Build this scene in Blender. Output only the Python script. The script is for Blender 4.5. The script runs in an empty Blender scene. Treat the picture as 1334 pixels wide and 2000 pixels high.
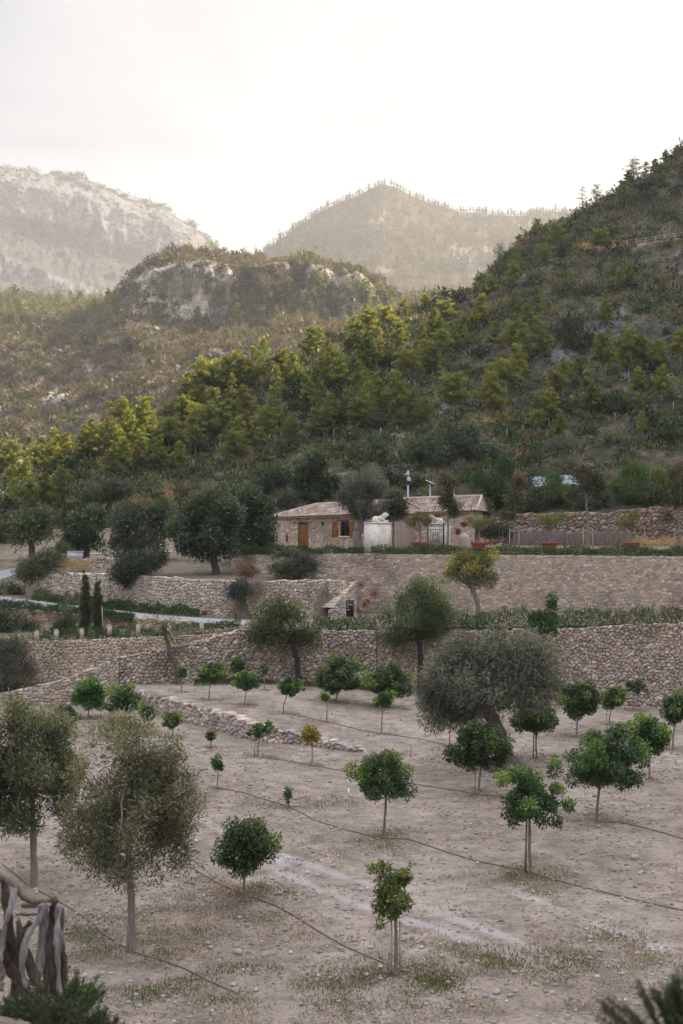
import bpy, math, random
import numpy as np

# ------------------------------------------------------------------ constants
F, CX, HY, CH = 2778.0, 667.0, 1030.0, 11.55      # photo pixels -> metres helpers (photo 1334 x 2000)
def PX(px, Y): return (px - CX) * Y / F
def PZ(py, Y): return CH + (HY - py) * Y / F
def P(px, py, Y): return (PX(px, Y), Y, PZ(py, Y))
S = bpy.context.scene
COL = S.collection

# ------------------------------------------------------------------ camera
cd = bpy.data.cameras.new('camera')
cam = bpy.data.objects.new('camera', cd); COL.objects.link(cam)
cam.location = (0, 0, CH); cam.rotation_euler = (math.radians(90), 0, 0)
cd.sensor_fit = 'VERTICAL'; cd.sensor_height = 36.0; cd.lens = 50.0
cd.shift_y = 0.015
cd.clip_start = 0.1; cd.clip_end = 20000
cd.dof.use_dof = True; cd.dof.focus_distance = 75; cd.dof.aperture_fstop = 2.0
S.camera = cam

# ------------------------------------------------------------------ world, sun, exposure
SUN_AZ, SUN_EL = math.radians(57.5), math.radians(36.0)
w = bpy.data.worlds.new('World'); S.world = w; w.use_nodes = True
nt = w.node_tree; nt.nodes.clear()
def wn(t, **k):
    n = nt.nodes.new(t)
    for a, b in k.items(): setattr(n, a, b)
    return n
out = wn('ShaderNodeOutputWorld'); bg = wn('ShaderNodeBackground')
sky = wn('ShaderNodeTexSky', sky_type='NISHITA', sun_disc=False)
sky.sun_elevation = SUN_EL; sky.sun_rotation = SUN_AZ
sky.air_density = 1.0; sky.dust_density = 2.0
tc = wn('ShaderNodeTexCoord'); mp = wn('ShaderNodeMapping'); mp.inputs['Scale'].default_value = (1.0, 1.0, 3.4)
mp.inputs['Rotation'].default_value = (0.0, 0.35, 0.0)
n1 = wn('ShaderNodeTexNoise'); n1.inputs['Scale'].default_value = 2.3; n1.inputs['Detail'].default_value = 6; n1.inputs['Roughness'].default_value = 0.5
n1.inputs['Distortion'].default_value = 0.6
cr = wn('ShaderNodeValToRGB')
cr.color_ramp.elements[0].position = 0.40; cr.color_ramp.elements[0].color = (1.9, 2.15, 2.8, 1)
cr.color_ramp.elements[1].position = 0.56; cr.color_ramp.elements[1].color = (3.9, 4.0, 4.3, 1)
mx = wn('ShaderNodeMix', data_type='RGBA'); mx.inputs[0].default_value = 0.88
nt.links.new(tc.outputs['Generated'], mp.inputs['Vector']); nt.links.new(mp.outputs[0], n1.inputs['Vector'])
nt.links.new(n1.outputs[0], cr.inputs[0]); nt.links.new(sky.outputs[0], mx.inputs[6]); nt.links.new(cr.outputs[0], mx.inputs[7])
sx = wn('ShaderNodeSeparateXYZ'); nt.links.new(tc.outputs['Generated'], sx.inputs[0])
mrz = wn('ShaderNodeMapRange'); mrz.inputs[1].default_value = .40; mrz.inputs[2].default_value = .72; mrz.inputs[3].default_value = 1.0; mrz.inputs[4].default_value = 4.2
nt.links.new(sx.outputs[2], mrz.inputs[0])     # cloud boosted above the frame, out of view, to light the ground
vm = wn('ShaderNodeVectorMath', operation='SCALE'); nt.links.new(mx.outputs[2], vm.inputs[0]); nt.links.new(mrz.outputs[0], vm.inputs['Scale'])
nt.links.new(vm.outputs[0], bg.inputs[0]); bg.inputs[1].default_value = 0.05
nt.links.new(bg.outputs[0], out.inputs[0])
sd = bpy.data.lights.new('sun', 'SUN'); sd.energy = 5.0; sd.angle = math.radians(0.6); sd.color = (1.0, 0.86, 0.66)
so = bpy.data.objects.new('sun', sd); COL.objects.link(so)
# the lamp shines along its -Z: aim from the sun's place (behind the right ridge) to the scene
so.rotation_euler = (math.radians(90) - SUN_EL, 0, math.pi - SUN_AZ)
S.view_settings.view_transform = 'Standard'; S.view_settings.look = 'None'
S.view_settings.gamma = 1; S.view_settings.exposure = 1.45
S.cycles.use_denoising = True
S.cycles.max_bounces = 6; S.cycles.diffuse_bounces = 3; S.cycles.volume_bounces = 1
S.cycles.transmission_bounces = 3; S.cycles.glossy_bounces = 2
S.cycles.sample_clamp_indirect = 4
S.cycles.volume_step_rate = 1

# ------------------------------------------------------------------ numpy helpers
def rng(s): return np.random.default_rng(s)
def _h(ix, iy, s):
    n = (ix.astype(np.int64) * 374761393 + iy.astype(np.int64) * 668265263 + s * 1442695041) & 0x7fffffff
    n = ((n ^ (n >> 13)) * 1274126177) & 0x7fffffff
    n = (n ^ (n >> 16)) & 0xffff
    return n / 65535.0
def vn(x, y, s=0):
    x = np.asarray(x, float); y = np.asarray(y, float)
    ix = np.floor(x); iy = np.floor(y); fx = x - ix; fy = y - iy
    fx = fx * fx * (3 - 2 * fx); fy = fy * fy * (3 - 2 * fy)
    a = _h(ix, iy, s); b = _h(ix + 1, iy, s); c = _h(ix, iy + 1, s); d = _h(ix + 1, iy + 1, s)
    return (a * (1 - fx) + b * fx) * (1 - fy) + (c * (1 - fx) + d * fx) * fy
def fbm(x, y, s=0, o=4, r=.5):
    t = 0; a = 1; n = 0
    for k in range(o):
        t = t + a * vn(np.asarray(x) * 2 ** k + 17.3 * k, np.asarray(y) * 2 ** k - 9.1 * k, s + k); n += a; a *= r
    return t / n
def ip(px, pts):
    a = np.array(pts, float); return np.interp(px, a[:, 0], a[:, 1])
def sm(a, b, x):
    t = np.clip((x - a) / (b - a), 0, 1); return t * t * (3 - 2 * t)

def mesh_np(name, V, Fq, mat, col=None, smooth=False, tri=None):
    """V (n,3), Fq (m,4) quads; col (n,3) vertex colours"""
    me = bpy.data.meshes.new(name)
    V = np.asarray(V, np.float32); Fq = np.asarray(Fq, np.int32).reshape(-1, 4)
    nt_ = 0 if tri is None else len(tri)
    me.vertices.add(len(V)); me.vertices.foreach_set('co', V.ravel())
    me.loops.add(len(Fq) * 4 + nt_ * 3); me.polygons.add(len(Fq) + nt_)
    li = Fq.ravel(); ls = np.arange(len(Fq)) * 4
    if nt_:
        tri = np.asarray(tri, np.int32); li = np.concatenate([li, tri.ravel()])
        ls = np.concatenate([ls, len(Fq) * 4 + np.arange(nt_) * 3])
    me.loops.foreach_set('vertex_index', li.astype(np.int32)); me.polygons.foreach_set('loop_start', ls.astype(np.int32))
    if smooth: me.polygons.foreach_set('use_smooth', np.ones(len(Fq) + nt_, bool))
    me.update(calc_edges=True)
    if col is not None:
        ca = me.color_attributes.new('Col', 'FLOAT_COLOR', 'POINT')
        c4 = np.ones((len(V), 4), np.float32); c4[:, :3] = col; ca.data.foreach_set('color', c4.ravel())
    for m in (mat if isinstance(mat, (list, tuple)) else [mat]): me.materials.append(m)
    return me
def link(name, me, parent=None, loc=(0, 0, 0), rz=0, sc=1, **tags):
    o = bpy.data.objects.new(name, me); COL.objects.link(o)
    o.location = loc; o.rotation_euler = (0, 0, rz)
    o.scale = (sc, sc, sc) if np.isscalar(sc) else sc
    if parent is not None: o.parent = parent
    for k, v in tags.items():
        if v: o[k] = v
    return o
def empty(name, loc, label, category, group=None, rz=0, sc=1):
    return link(name, None, None, loc, rz, sc, label=label, category=category, group=group)

class MB:
    """collects quads/tris"""
    def __init__(s): s.V = []; s.Q = []; s.T = []; s.C = []; s.n = 0
    def add(s, V, Q=None, T=None, c=(1, 1, 1)):
        V = np.asarray(V, float); s.V.append(V)
        if Q is not None and len(Q): s.Q.append(np.asarray(Q) + s.n)
        if T is not None and len(T): s.T.append(np.asarray(T) + s.n)
        c = np.asarray(c, float)
        s.C.append(np.tile(c, (len(V), 1)) if c.ndim == 1 else c); s.n += len(V)
    def box(s, x0, x1, y0, y1, z0, z1, c=(1, 1, 1), M=None, bev=0):
        V = np.array([[x, y, z] for x in (x0, x1) for y in (y0, y1) for z in (z0, z1)], float)
        if M is not None: V = M(V)
        s.add(V, [[0, 1, 3, 2], [4, 6, 7, 5], [0, 4, 5, 1], [2, 3, 7, 6], [0, 2, 6, 4], [1, 5, 7, 3]], c=c)
    def tube(s, pts, rad, sides=7, c=(1, 1, 1), cap=True):
        pts = np.asarray(pts, float); n = len(pts)
        rad = np.broadcast_to(np.asarray(rad, float), (n,)) if np.ndim(rad) == 0 or len(rad) == n else np.interp(np.linspace(0, 1, n), np.linspace(0, 1, len(rad)), rad)
        t = np.gradient(pts, axis=0); t /= np.linalg.norm(t, axis=1, keepdims=True) + 1e-9
        u = np.array([1.0, 0.13, 0.07]) if abs(t[0][0]) < .9 else np.array([0, 1.0, 0])
        A = np.arange(sides) / sides * 2 * math.pi; V = []
        for i in range(n):
            u = u - t[i] * np.dot(u, t[i]); u = u / (np.linalg.norm(u) + 1e-9); v = np.cross(t[i], u)
            V.append(pts[i] + rad[i] * (np.cos(A)[:, None] * u + np.sin(A)[:, None] * v))
        V = np.concatenate(V); k = np.arange(sides); k2 = (k + 1) % sides
        Q = np.concatenate([np.stack([i * sides + k, i * sides + k2, (i + 1) * sides + k2, (i + 1) * sides + k], 1) for i in range(n - 1)])
        T = None
        if cap:
            V = np.concatenate([V, pts[:1], pts[-1:]])
            T = np.concatenate([np.stack([k2, k, np.full(sides, n * sides)], 1), np.stack([(n - 1) * sides + k, (n - 1) * sides + k2, np.full(sides, n * sides + 1)], 1)])
        s.add(V, Q, T, c)
    def lathe(s, prof, cx=0, cy=0, seg=16, c=(1, 1, 1), sy=1):
        A = np.arange(seg) / seg * 2 * math.pi; V = []
        for r, z in prof: V.append(np.stack([cx + r * np.cos(A), cy + r * np.sin(A) * sy, np.full(seg, z)], 1))
        V = np.concatenate(V); k = np.arange(seg); k2 = (k + 1) % seg
        Q = np.concatenate([np.stack([i * seg + k, i * seg + k2, (i + 1) * seg + k2, (i + 1) * seg + k], 1) for i in range(len(prof) - 1)])
        s.add(V, Q, None, c)
    def ell(s, c0, r, c=(1, 1, 1), seg=12, ring=8, M=None, jit=0, seed=0):
        th = np.linspace(0.02, math.pi - .02, ring); A = np.arange(seg) / seg * 2 * math.pi
        V = np.array([[math.sin(t) * math.cos(a), math.sin(t) * math.sin(a), math.cos(t)] for t in th for a in A])
        if jit: V = V * (1 + jit * (rng(seed).random((len(V), 1)) - .5))
        V = V * np.array(r)
        if M is not None: V = M(V)
        V = V + np.array(c0); k = np.arange(seg); k2 = (k + 1) % seg
        Q = np.concatenate([np.stack([i * seg + k, (i + 1) * seg + k, (i + 1) * seg + k2, i * seg + k2], 1) for i in range(ring - 1)])
        s.add(V, Q, None, c)
    def mesh(s, name, mat, smooth=False):
        Q = np.concatenate(s.Q) if s.Q else np.zeros((0, 4), int)
        T = np.concatenate(s.T) if s.T else None
        return mesh_np(name, np.concatenate(s.V), Q, mat, np.concatenate(s.C), smooth, T)

# ------------------------------------------------------------------ materials
def newmat(name):
    m = bpy.data.materials.new(name); m.use_nodes = True; m.node_tree.nodes.clear()
    t = m.node_tree
    o = t.nodes.new('ShaderNodeOutputMaterial')
    return m, t, o
def N(t, ty, **k):
    n = t.nodes.new(ty)
    for a, b in k.items(): setattr(n, a, b)
    return n
def noise(t, scale, det=4, rough=.55, vec=None, dist=0):
    n = N(t, 'ShaderNodeTexNoise'); n.inputs['Scale'].default_value = scale; n.inputs['Detail'].default_value = det
    n.inputs['Roughness'].default_value = rough; n.inputs['Distortion'].default_value = dist
    if vec is not None: t.links.new(vec, n.inputs['Vector'])
    return n
def ramp(t, src, stops):
    r = N(t, 'ShaderNodeValToRGB'); e = r.color_ramp.elements
    e[0].position = stops[0][0]; e[0].color = (*stops[0][1], 1); e[1].position = stops[-1][0]; e[1].color = (*stops[-1][1], 1)
    for p, c in stops[1:-1]:
        x = e.new(p); x.color = (*c, 1)
    t.links.new(src, r.inputs[0]); return r.outputs[0]
def mixc(t, a, b, f, mode='MIX'):
    m = N(t, 'ShaderNodeMix', data_type='RGBA', blend_type=mode)
    if hasattr(f, 'is_linked'): t.links.new(f, m.inputs[0])
    else: m.inputs[0].default_value = f
    for i, x in ((6, a), (7, b)):
        if hasattr(x, 'is_linked'): t.links.new(x, m.inputs[i])
        else: m.inputs[i].default_value = (*x, 1)
    return m.outputs[2]
def coord(t, kind='Object', scale=None):
    c = N(t, 'ShaderNodeTexCoord').outputs[kind]
    if scale:
        m = N(t, 'ShaderNodeMapping'); m.inputs['Scale'].default_value = scale; t.links.new(c, m.inputs[0]); c = m.outputs[0]
    return c
def geo_pos(t): return N(t, 'ShaderNodeNewGeometry').outputs['Position']
def attr(t): return N(t, 'ShaderNodeAttribute', attribute_name='Col').outputs['Color']
def bump(t, h, strength, dist):
    b = N(t, 'ShaderNodeBump'); b.inputs['Strength'].default_value = strength; b.inputs['Distance'].default_value = dist
    t.links.new(h, b.inputs['Height']); return b.outputs[0]
def principled(t, o, col, rough=.9, normal=None, spec=.3, metal=0):
    p = N(t, 'ShaderNodeBsdfPrincipled')
    if hasattr(col, 'is_linked'): t.links.new(col, p.inputs['Base Color'])
    else: p.inputs['Base Color'].default_value = (*col, 1)
    p.inputs['Roughness'].default_value = rough; p.inputs['Specular IOR Level'].default_value = spec; p.inputs['Metallic'].default_value = metal
    if normal is not None: t.links.new(normal, p.inputs['Normal'])
    t.links.new(p.outputs[0], o.inputs[0]); return p
def leaf_mat(name, trans=.35, var=.25, gloss=.06):
    m, t, o = newmat(name)
    a = attr(t)
    oi = N(t, 'ShaderNodeObjectInfo')
    hs = N(t, 'ShaderNodeHueSaturation'); hs.inputs['Saturation'].default_value = 1
    mr = N(t, 'ShaderNodeMapRange'); mr.inputs[3].default_value = 1 - var; mr.inputs[4].default_value = 1 + var
    t.links.new(oi.outputs['Random'], mr.inputs[0]); t.links.new(mr.outputs[0], hs.inputs['Value'])
    mr2 = N(t, 'ShaderNodeMapRange'); mr2.inputs[3].default_value = .485; mr2.inputs[4].default_value = .515
    ml = N(t, 'ShaderNodeMath', operation='FRACT'); mm = N(t, 'ShaderNodeMath', operation='MULTIPLY'); mm.inputs[1].default_value = 7.31
    t.links.new(oi.outputs['Random'], mm.inputs[0]); t.links.new(mm.outputs[0], ml.inputs[0]); t.links.new(ml.outputs[0], mr2.inputs[0])
    t.links.new(mr2.outputs[0], hs.inputs['Hue']); t.links.new(a, hs.inputs['Color'])
    d = N(t, 'ShaderNodeBsdfDiffuse'); tr = N(t, 'ShaderNodeBsdfTranslucent'); g = N(t, 'ShaderNodeBsdfGlossy'); g.inputs['Roughness'].default_value = .45
    g.inputs['Color'].default_value = (.8, .8, .8, 1)
    tb = mixc(t, hs.outputs[0], (1.9, 1.45, .55), 1.0, 'MULTIPLY')
    t.links.new(hs.outputs[0], d.inputs[0]); t.links.new(tb, tr.inputs[0])
    m1 = N(t, 'ShaderNodeMixShader'); m1.inputs[0].default_value = trans; t.links.new(d.outputs[0], m1.inputs[1]); t.links.new(tr.outputs[0], m1.inputs[2])
    m2 = N(t, 'ShaderNodeMixShader'); m2.inputs[0].default_value = gloss; t.links.new(m1.outputs[0], m2.inputs[1]); t.links.new(g.outputs[0], m2.inputs[2])
    t.links.new(m2.outputs[0], o.inputs[0]); return m
def bark_mat(name, a, b, sc=6):
    m, t, o = newmat(name); c = coord(t, 'Object', (sc, sc, sc * .25)); n = noise(t, 2.2, 6, .65, c)
    col = ramp(t, n.outputs[0], [(.3, a), (.7, b)]); principled(t, o, col, .95, bump(t, n.outputs[0], .8, .05)); return m
def vc_mat(name, rough=.9, nsc=8, amt=.35, bsc=None, bd=.02, spec=.2):
    """colour attribute x noise"""
    m, t, o = newmat(name); g = geo_pos(t); n = noise(t, nsc, 6, .6, g)
    k = ramp(t, n.outputs[0], [(.25, (1 - amt,) * 3), (.75, (1 + amt,) * 3)])
    col = mixc(t, attr(t), k, 1.0, 'MULTIPLY')
    nb = noise(t, bsc or nsc * 2, 5, .65, g)
    principled(t, o, col, rough, bump(t, nb.outputs[0], .8, bd), spec); return m
def plain(name, col, rough=.7, metal=0, nsc=12, amt=.15):
    m, t, o = newmat(name); n = noise(t, nsc, 4, .6, coord(t))
    c = mixc(t, col, ramp(t, n.outputs[0], [(.3, (1 - amt,) * 3), (.7, (1 + amt,) * 3)]), 1.0, 'MULTIPLY')
    principled(t, o, c, rough, None, .3, metal); return m

M_leaf = leaf_mat('leaf', .25, .18)
M_needle = leaf_mat('needle', .5, .3, .07)
M_scrub = leaf_mat('scrub_leaf', .2, .25, .02)
M_hedge = leaf_mat('hedge_leaf', .2, .05, .03)
M_barkg = bark_mat('grey_bark', (.16, .135, .115), (.33, .29, .25))
M_barkd = bark_mat('dark_bark', (.022, .018, .016), (.07, .056, .048))
M_barkb = bark_mat('brown_bark', (.075, .058, .048), (.17, .135, .11))
M_stone = vc_mat('dry_stone', .92, 9, .22, 22, .03)
M_roof = vc_mat('roof_tile', .9, 6, .3, 20, .01)
M_rock = vc_mat('rock', .95, .25, .25, .6, .5)
M_lime = plain('limestone', (.74, .66, .56), .85, 0, 3, .18)
M_wood = plain('shutter_wood', (.36, .15, .045), .6, 0, 9, .25)
M_beam = plain('old_beam', (.14, .10, .07), .85)
M_stake = plain('stake_wood', (.42, .33, .24), .85)
M_dark = plain('dark_interior', (.02, .018, .016), .5)
M_iron = plain('black_iron', (.035, .036, .042), .5, .6)
M_terra = plain('terracotta', (.33, .10, .06), .85, 0, 8, .2)
M_white = plain('white_paint', (.75, .75, .74), .5)
M_black = plain('black_sign', (.012, .012, .013), .35)
M_soil = plain('potting_soil', (.06, .045, .03), .95)

# orchard earth: pinkish dust, gravel, dry grass (attribute red = dry grass, green = green grass, blue = pale dust)
def ground_mat():
    m, t, o = newmat('orchard_earth'); g = geo_pos(t)
    st = N(t, 'ShaderNodeMapping'); st.inputs['Scale'].default_value = (1, .55, 1); st.inputs['Rotation'].default_value = (0, 0, .5); t.links.new(g, st.inputs[0])
    big = noise(t, .16, 5, .6, st.outputs[0]); mid = noise(t, 1.1, 7, .68, g); fine = noise(t, 7, 7, .75, g)
    c1 = ramp(t, big.outputs[0], [(.3, (.25, .20, .155)), (.5, (.345, .283, .232)), (.72, (.43, .365, .31))])
    k = ramp(t, mid.outputs[0], [(.3, (.55, .52, .48)), (.5, (.95, .95, .95)), (.68, (1.3, 1.27, 1.24))])
    c2 = mixc(t, c1, k, 1, 'MULTIPLY')
    k2 = ramp(t, fine.outputs[0], [(.36, (.5, .47, .43)), (.47, (.96, .96, .96)), (.6, (1.05, 1.05, 1.05)), (.72, (1.4, 1.4, 1.42))])
    c3 = mixc(t, c2, k2, 1, 'MULTIPLY')
    sp = N(t, 'ShaderNodeSeparateColor'); t.links.new(attr(t), sp.inputs[0])
    def masked(col_in, ch, colr, thr, wid, sc):
        nn = noise(t, sc, 6, .75, g)
        ad = N(t, 'ShaderNodeMath', operation='ADD'); t.links.new(nn.outputs[0], ad.inputs[0]); t.links.new(sp.outputs[ch], ad.inputs[1])
        mr = N(t, 'ShaderNodeMapRange'); mr.inputs[1].default_value = thr; mr.inputs[2].default_value = thr + wid; t.links.new(ad.outputs[0], mr.inputs[0])
        return mixc(t, col_in, colr, mr.outputs[0])
    c4 = masked(c3, 2, mixc(t, (.43, .375, .345), k, .5, 'MULTIPLY'), 1.0, .35, .8)
    c5 = masked(c4, 0, mixc(t, (.26, .19, .105), k2, .8, 'MULTIPLY'), .98, .3, 3.2)
    c6 = masked(c5, 1, mixc(t, (.13, .15, .055), k2, .8, 'MULTIPLY'), 1.02, .22, 5)
    ad = N(t, 'ShaderNodeMath', operation='ADD'); t.links.new(fine.outputs[0], ad.inputs[0]); t.links.new(mid.outputs[0], ad.inputs[1])
    principled(t, o, c6, .95, bump(t, ad.outputs[0], .9, .10), .15); return m
M_earth = ground_mat()
def terr_mat():
    m, t, o = newmat('terrace_soil'); g = geo_pos(t); a = noise(t, .5, 6, .7, g); b = noise(t, 5, 6, .7, g)
    c = ramp(t, a.outputs[0], [(.35, (.10, .12, .055)), (.5, (.20, .155, .115)), (.65, (.27, .205, .16))])
    c = mixc(t, c, ramp(t, b.outputs[0], [(.3, (.55,) * 3), (.7, (1.4,) * 3)]), 1, 'MULTIPLY')
    principled(t, o, c, .95, bump(t, b.outputs[0], .8, .08), .1); return m
M_terr = terr_mat()
def hill_mat(name, sc=1.0):
    m, t, o = newmat(name); g = geo_pos(t); a = noise(t, .9 * sc, 7, .7, g); b = noise(t, .22 * sc, 6, .65, g)
    c = mixc(t, attr(t), ramp(t, a.outputs[0], [(.3, (.45, .45, .42)), (.5, (.95,) * 3), (.7, (1.6,) * 3)]), 1, 'MULTIPLY')
    ad = N(t, 'ShaderNodeMath', operation='ADD'); t.links.new(a.outputs[0], ad.inputs[0]); t.links.new(b.outputs[0], ad.inputs[1])
    principled(t, o, c, .95, bump(t, ad.outputs[0], 1.0, 1.2 / sc), .1); return m
M_hill = hill_mat('hill_soil'); M_hill2 = hill_mat('far_hill_soil', .35); M_mount = hill_mat('mountain_rock', .12)
def road_mat():
    m, t, o = newmat('pale_road'); g = geo_pos(t); a = noise(t, 3, 6, .7, g); b = noise(t, .3, 3, .5, g)
    c = mixc(t, ramp(t, a.outputs[0], [(.3, (.25, .25, .26)), (.7, (.36, .36, .37))]), ramp(t, b.outputs[0], [(.3, (.85,) * 3), (.7, (1.1,) * 3)]), 1, 'MULTIPLY')
    principled(t, o, c, .9, bump(t, a.outputs[0], .3, .01), .2); return m
M_road = road_mat()

# ------------------------------------------------------------------ terrain: profile knots as functions of the column
def at_y(pts): return pts
KN = []   # each: (Y pts, z pts or None, y pts or None)
def kn(Yp, zp=None, yp=None, dY=0.0):
    if np.isscalar(Yp): Yp = [(0, Yp)]
    if zp is not None and np.isscalar(zp): zp = [(0, zp)]
    KN.append((Yp, zp, yp, dY))
kn(1.2, 9.65)
kn(6, 9.0)
kn(16.5, [(-200, 6.3), (60, 5.95), (140, 5.0), (250, 4.5), (1334, 4.6)])
kn(27, .9)
kn(33, 0)
kn(55, 0)
Ylow = [(-200, 91.3), (225, 91.4), (240, 91.2), (300, 87.9), (500, 77.3), (720, 72.9), (820, 71.5), (1334, 70)]
kn(Ylow, 0)                                                                              # 6 foot of the low wall
kn(Ylow, [(228, 0), (238, 1.3), (300, 1.3), (500, .86), (720, .15), (860, .06), (1334, .02)], dY=.3)   # 7
YW1 = [(-300, 91.9), (0, 92), (235, 93), (370, 93.3), (470, 94), (700, 94), (1000, 93), (1334, 90), (2000, 88)]
kn(YW1, [(225, 0), (240, 1.25), (370, 1.35), (500, 1.5), (700, 1.1), (1000, .35), (1334, .05)])         # 8
ZW1 = [(-300, .5), (0, .65), (140, 1.55), (220, 2.65), (300, 3.2), (370, 3.7), (430, 4.35), (475, 4.7), (700, 4.6), (900, 4.75), (1334, 5.3)]
kn(YW1, ZW1, dY=.42)                                                                      # 9
kn([(0, 96.3), (475, 96.3), (560, 97)], [(0, .8), (60, .9), (150, 1.6), (310, 2.7), (430, 4.2), (475, 4.7), (700, 4.6), (900, 4.75), (1334, 5.3)])   # 10
kn([(0, 96.3), (475, 96.3), (560, 97)], [(0, 3.7), (300, 4.0), (430, 4.35), (475, 4.7), (700, 4.6), (900, 4.75), (1334, 5.2)], dY=.4)               # 11
YT0 = [(-200, 113), (0, 110), (150, 106.5), (300, 102.5), (370, 100.5), (475, 98.5), (1334, 99)]
kn(YT0, [(0, 4.4), (150, 4.2), (300, 4.25), (370, 4.45), (475, 4.7), (1334, 5.0)])        # 12
kn(YT0, [(-200, 5.9), (0, 5.45), (150, 5.15), (300, 4.9), (370, 4.75), (475, 4.7), (1334, 5.0)], dY=.3)  # 13
YRB = [(-200, 121), (0, 117), (150, 111.5), (300, 106.8), (400, 104.5), (475, 104), (600, 105), (1334, 108)]
kn(YRB, [(-200, 6.3), (0, 5.85), (150, 5.35), (300, 4.97), (475, 4.75), (1334, 4.9)])     # 14
YT = [(-200, 126), (0, 122), (45, 118.5), (150, 116), (300, 110), (470, 106.5), (640, 108), (700, 111.5), (1334, 111.5)]
kn(YT, [(-200, 6.6), (0, 6.2), (45, 5.9), (150, 5.4), (300, 4.98), (470, 4.76), (640, 4.8), (1334, 4.9)])   # 15
kn(YT, [(0, 6.5), (45, 6.6), (130, 7.65), (250, 7.75), (380, 7.5), (500, 7.4), (640, 7.45), (690, 7.25), (700, 4.9), (1334, 4.9)], dY=.42)  # 16
YW2 = [(-200, 134), (300, 126), (440, 119), (500, 113.5), (640, 112.6), (700, 112.4), (1334, 112.2)]
kn(YW2, [(-200, 8.2), (0, 8.3), (300, 8.7), (440, 8.3), (500, 7.6), (690, 7.5), (702, 4.9), (1334, 4.9)])   # 17
kn(YW2, [(-200, 8.5), (0, 8.6), (300, 8.9), (430, 8.7), (470, 9.2), (520, 9.32), (1334, 9.32)], dY=.42)       # 18
kn([(-200, 150), (440, 143), (600, 144), (850, 134), (1334, 138.5)], [(-200, 10.2), (0, 10.1), (440, 10.0), (700, 9.9), (1334, 9.75)])     # 19
kn([(-200, 158), (440, 150), (700, 148), (850, 140), (1334, 140)], [(0, 11), (440, 11.2), (700, 12), (880, 11), (900, 9.8), (1334, 9.8)])  # 20
kn([(-200, 158), (440, 150), (700, 148), (850, 140), (1334, 140)], [(0, 11.2), (440, 11.8), (700, 12.6), (880, 12.4), (950, 12.3), (1180, 12.9), (1334, 13.4)], dY=.45)  # 21
kn([(-200, 178), (0, 172), (500, 167), (1334, 165)], None, [(-300, 1005), (0, 1000), (300, 975), (500, 948), (700, 930), (1334, 925), (2000, 880)])
kn(195, None, [(-300, 992), (0, 975), (300, 920), (500, 882), (700, 865), (1000, 850), (1334, 812), (2000, 690)])
kn([(-300, 208), (0, 214), (500, 235), (1000, 270), (1334, 300), (2000, 320)], None,
   [(-300, 988), (0, 958), (200, 880), (350, 830), (500, 785), (700, 730), (900, 690), (1100, 600), (1334, 520), (2000, 300)])
RY = [(-300, 225), (0, 237), (350, 264), (540, 282), (800, 318), (1000, 347), (1200, 378), (1334, 400), (2000, 430), (3200, 420), (5000, 360), (8000, 300)]
RYp = [(-300, 985), (0, 950), (60, 926), (150, 892), (250, 850), (350, 808), (450, 765), (540, 735), (620, 698), (700, 655), (800, 608), (900, 578),
       (980, 522), (1040, 474), (1130, 418), (1200, 386), (1270, 342), (1334, 302), (1500, 60), (1700, -130), (2000, -330), (2300, -520), (2600, -800), (3100, -1700), (5000, -2900), (8000, -3600)]  # right of the view the unseen ridge is raised to shade orchard and slope
kn(RY, None, RYp)
NR = len(KN) - 1
def knots(px):
    px = np.atleast_1d(np.asarray(px, float)); Ys = []; Zs = []
    for Yp, zp, yp, dY in KN:
        Y = ip(px, Yp) + dY
        Z = ip(px, zp) if zp is not None else CH + (HY - ip(px, yp)) * Y / F
        Ys.append(Y); Zs.append(Z)
    Yr, Zr = Ys[-1], Zs[-1]
    Ys += [Yr + 50, Yr + 130, np.full_like(px, 900.), np.full_like(px, 4600.)]
    Zs += [Zr - 18, np.maximum(Zr * .5 - 20, 2), np.full_like(px, 0.), np.full_like(px, -5.)]
    return np.array(Ys), np.array(Zs)
def gnoise(x, y):
    a = sm(170, 230, y) * (1 - sm(600, 700, y))
    return (fbm(x / 22, y / 22, 3, 5) - .5) * 9 * a + (fbm(x / 4, y / 4, 9, 3) - .5) * .9 * sm(150, 200, y) + (fbm(x / 3, y / 3, 5, 3) - .5) * .16 * (1 - sm(90, 93, y))
def zg(px, Y):
    Ys, Zs = knots(px); z = np.interp(Y, Ys[:, 0], Zs[:, 0]); return float(z + gnoise(np.array(PX(px, Y)), np.array(float(Y))))
def zxy(x, y): return zg(CX + x * F / y, y)
def hit(px, py, Y0=33, Y1=450):
    """first ground point seen at that spot of the view"""
    Ys, Zs = knots(px); Y = np.linspace(Y0, Y1, 1500)
    z = np.interp(Y, Ys[:, 0], Zs[:, 0]) + gnoise(PX(px, Y), Y)
    pr = HY - (z - CH) * F / Y; k = np.argmax(pr <= py)
    if pr[k] > py: k = int(np.argmin(pr))
    return (PX(px, Y[k]), Y[k], z[k])

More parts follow.
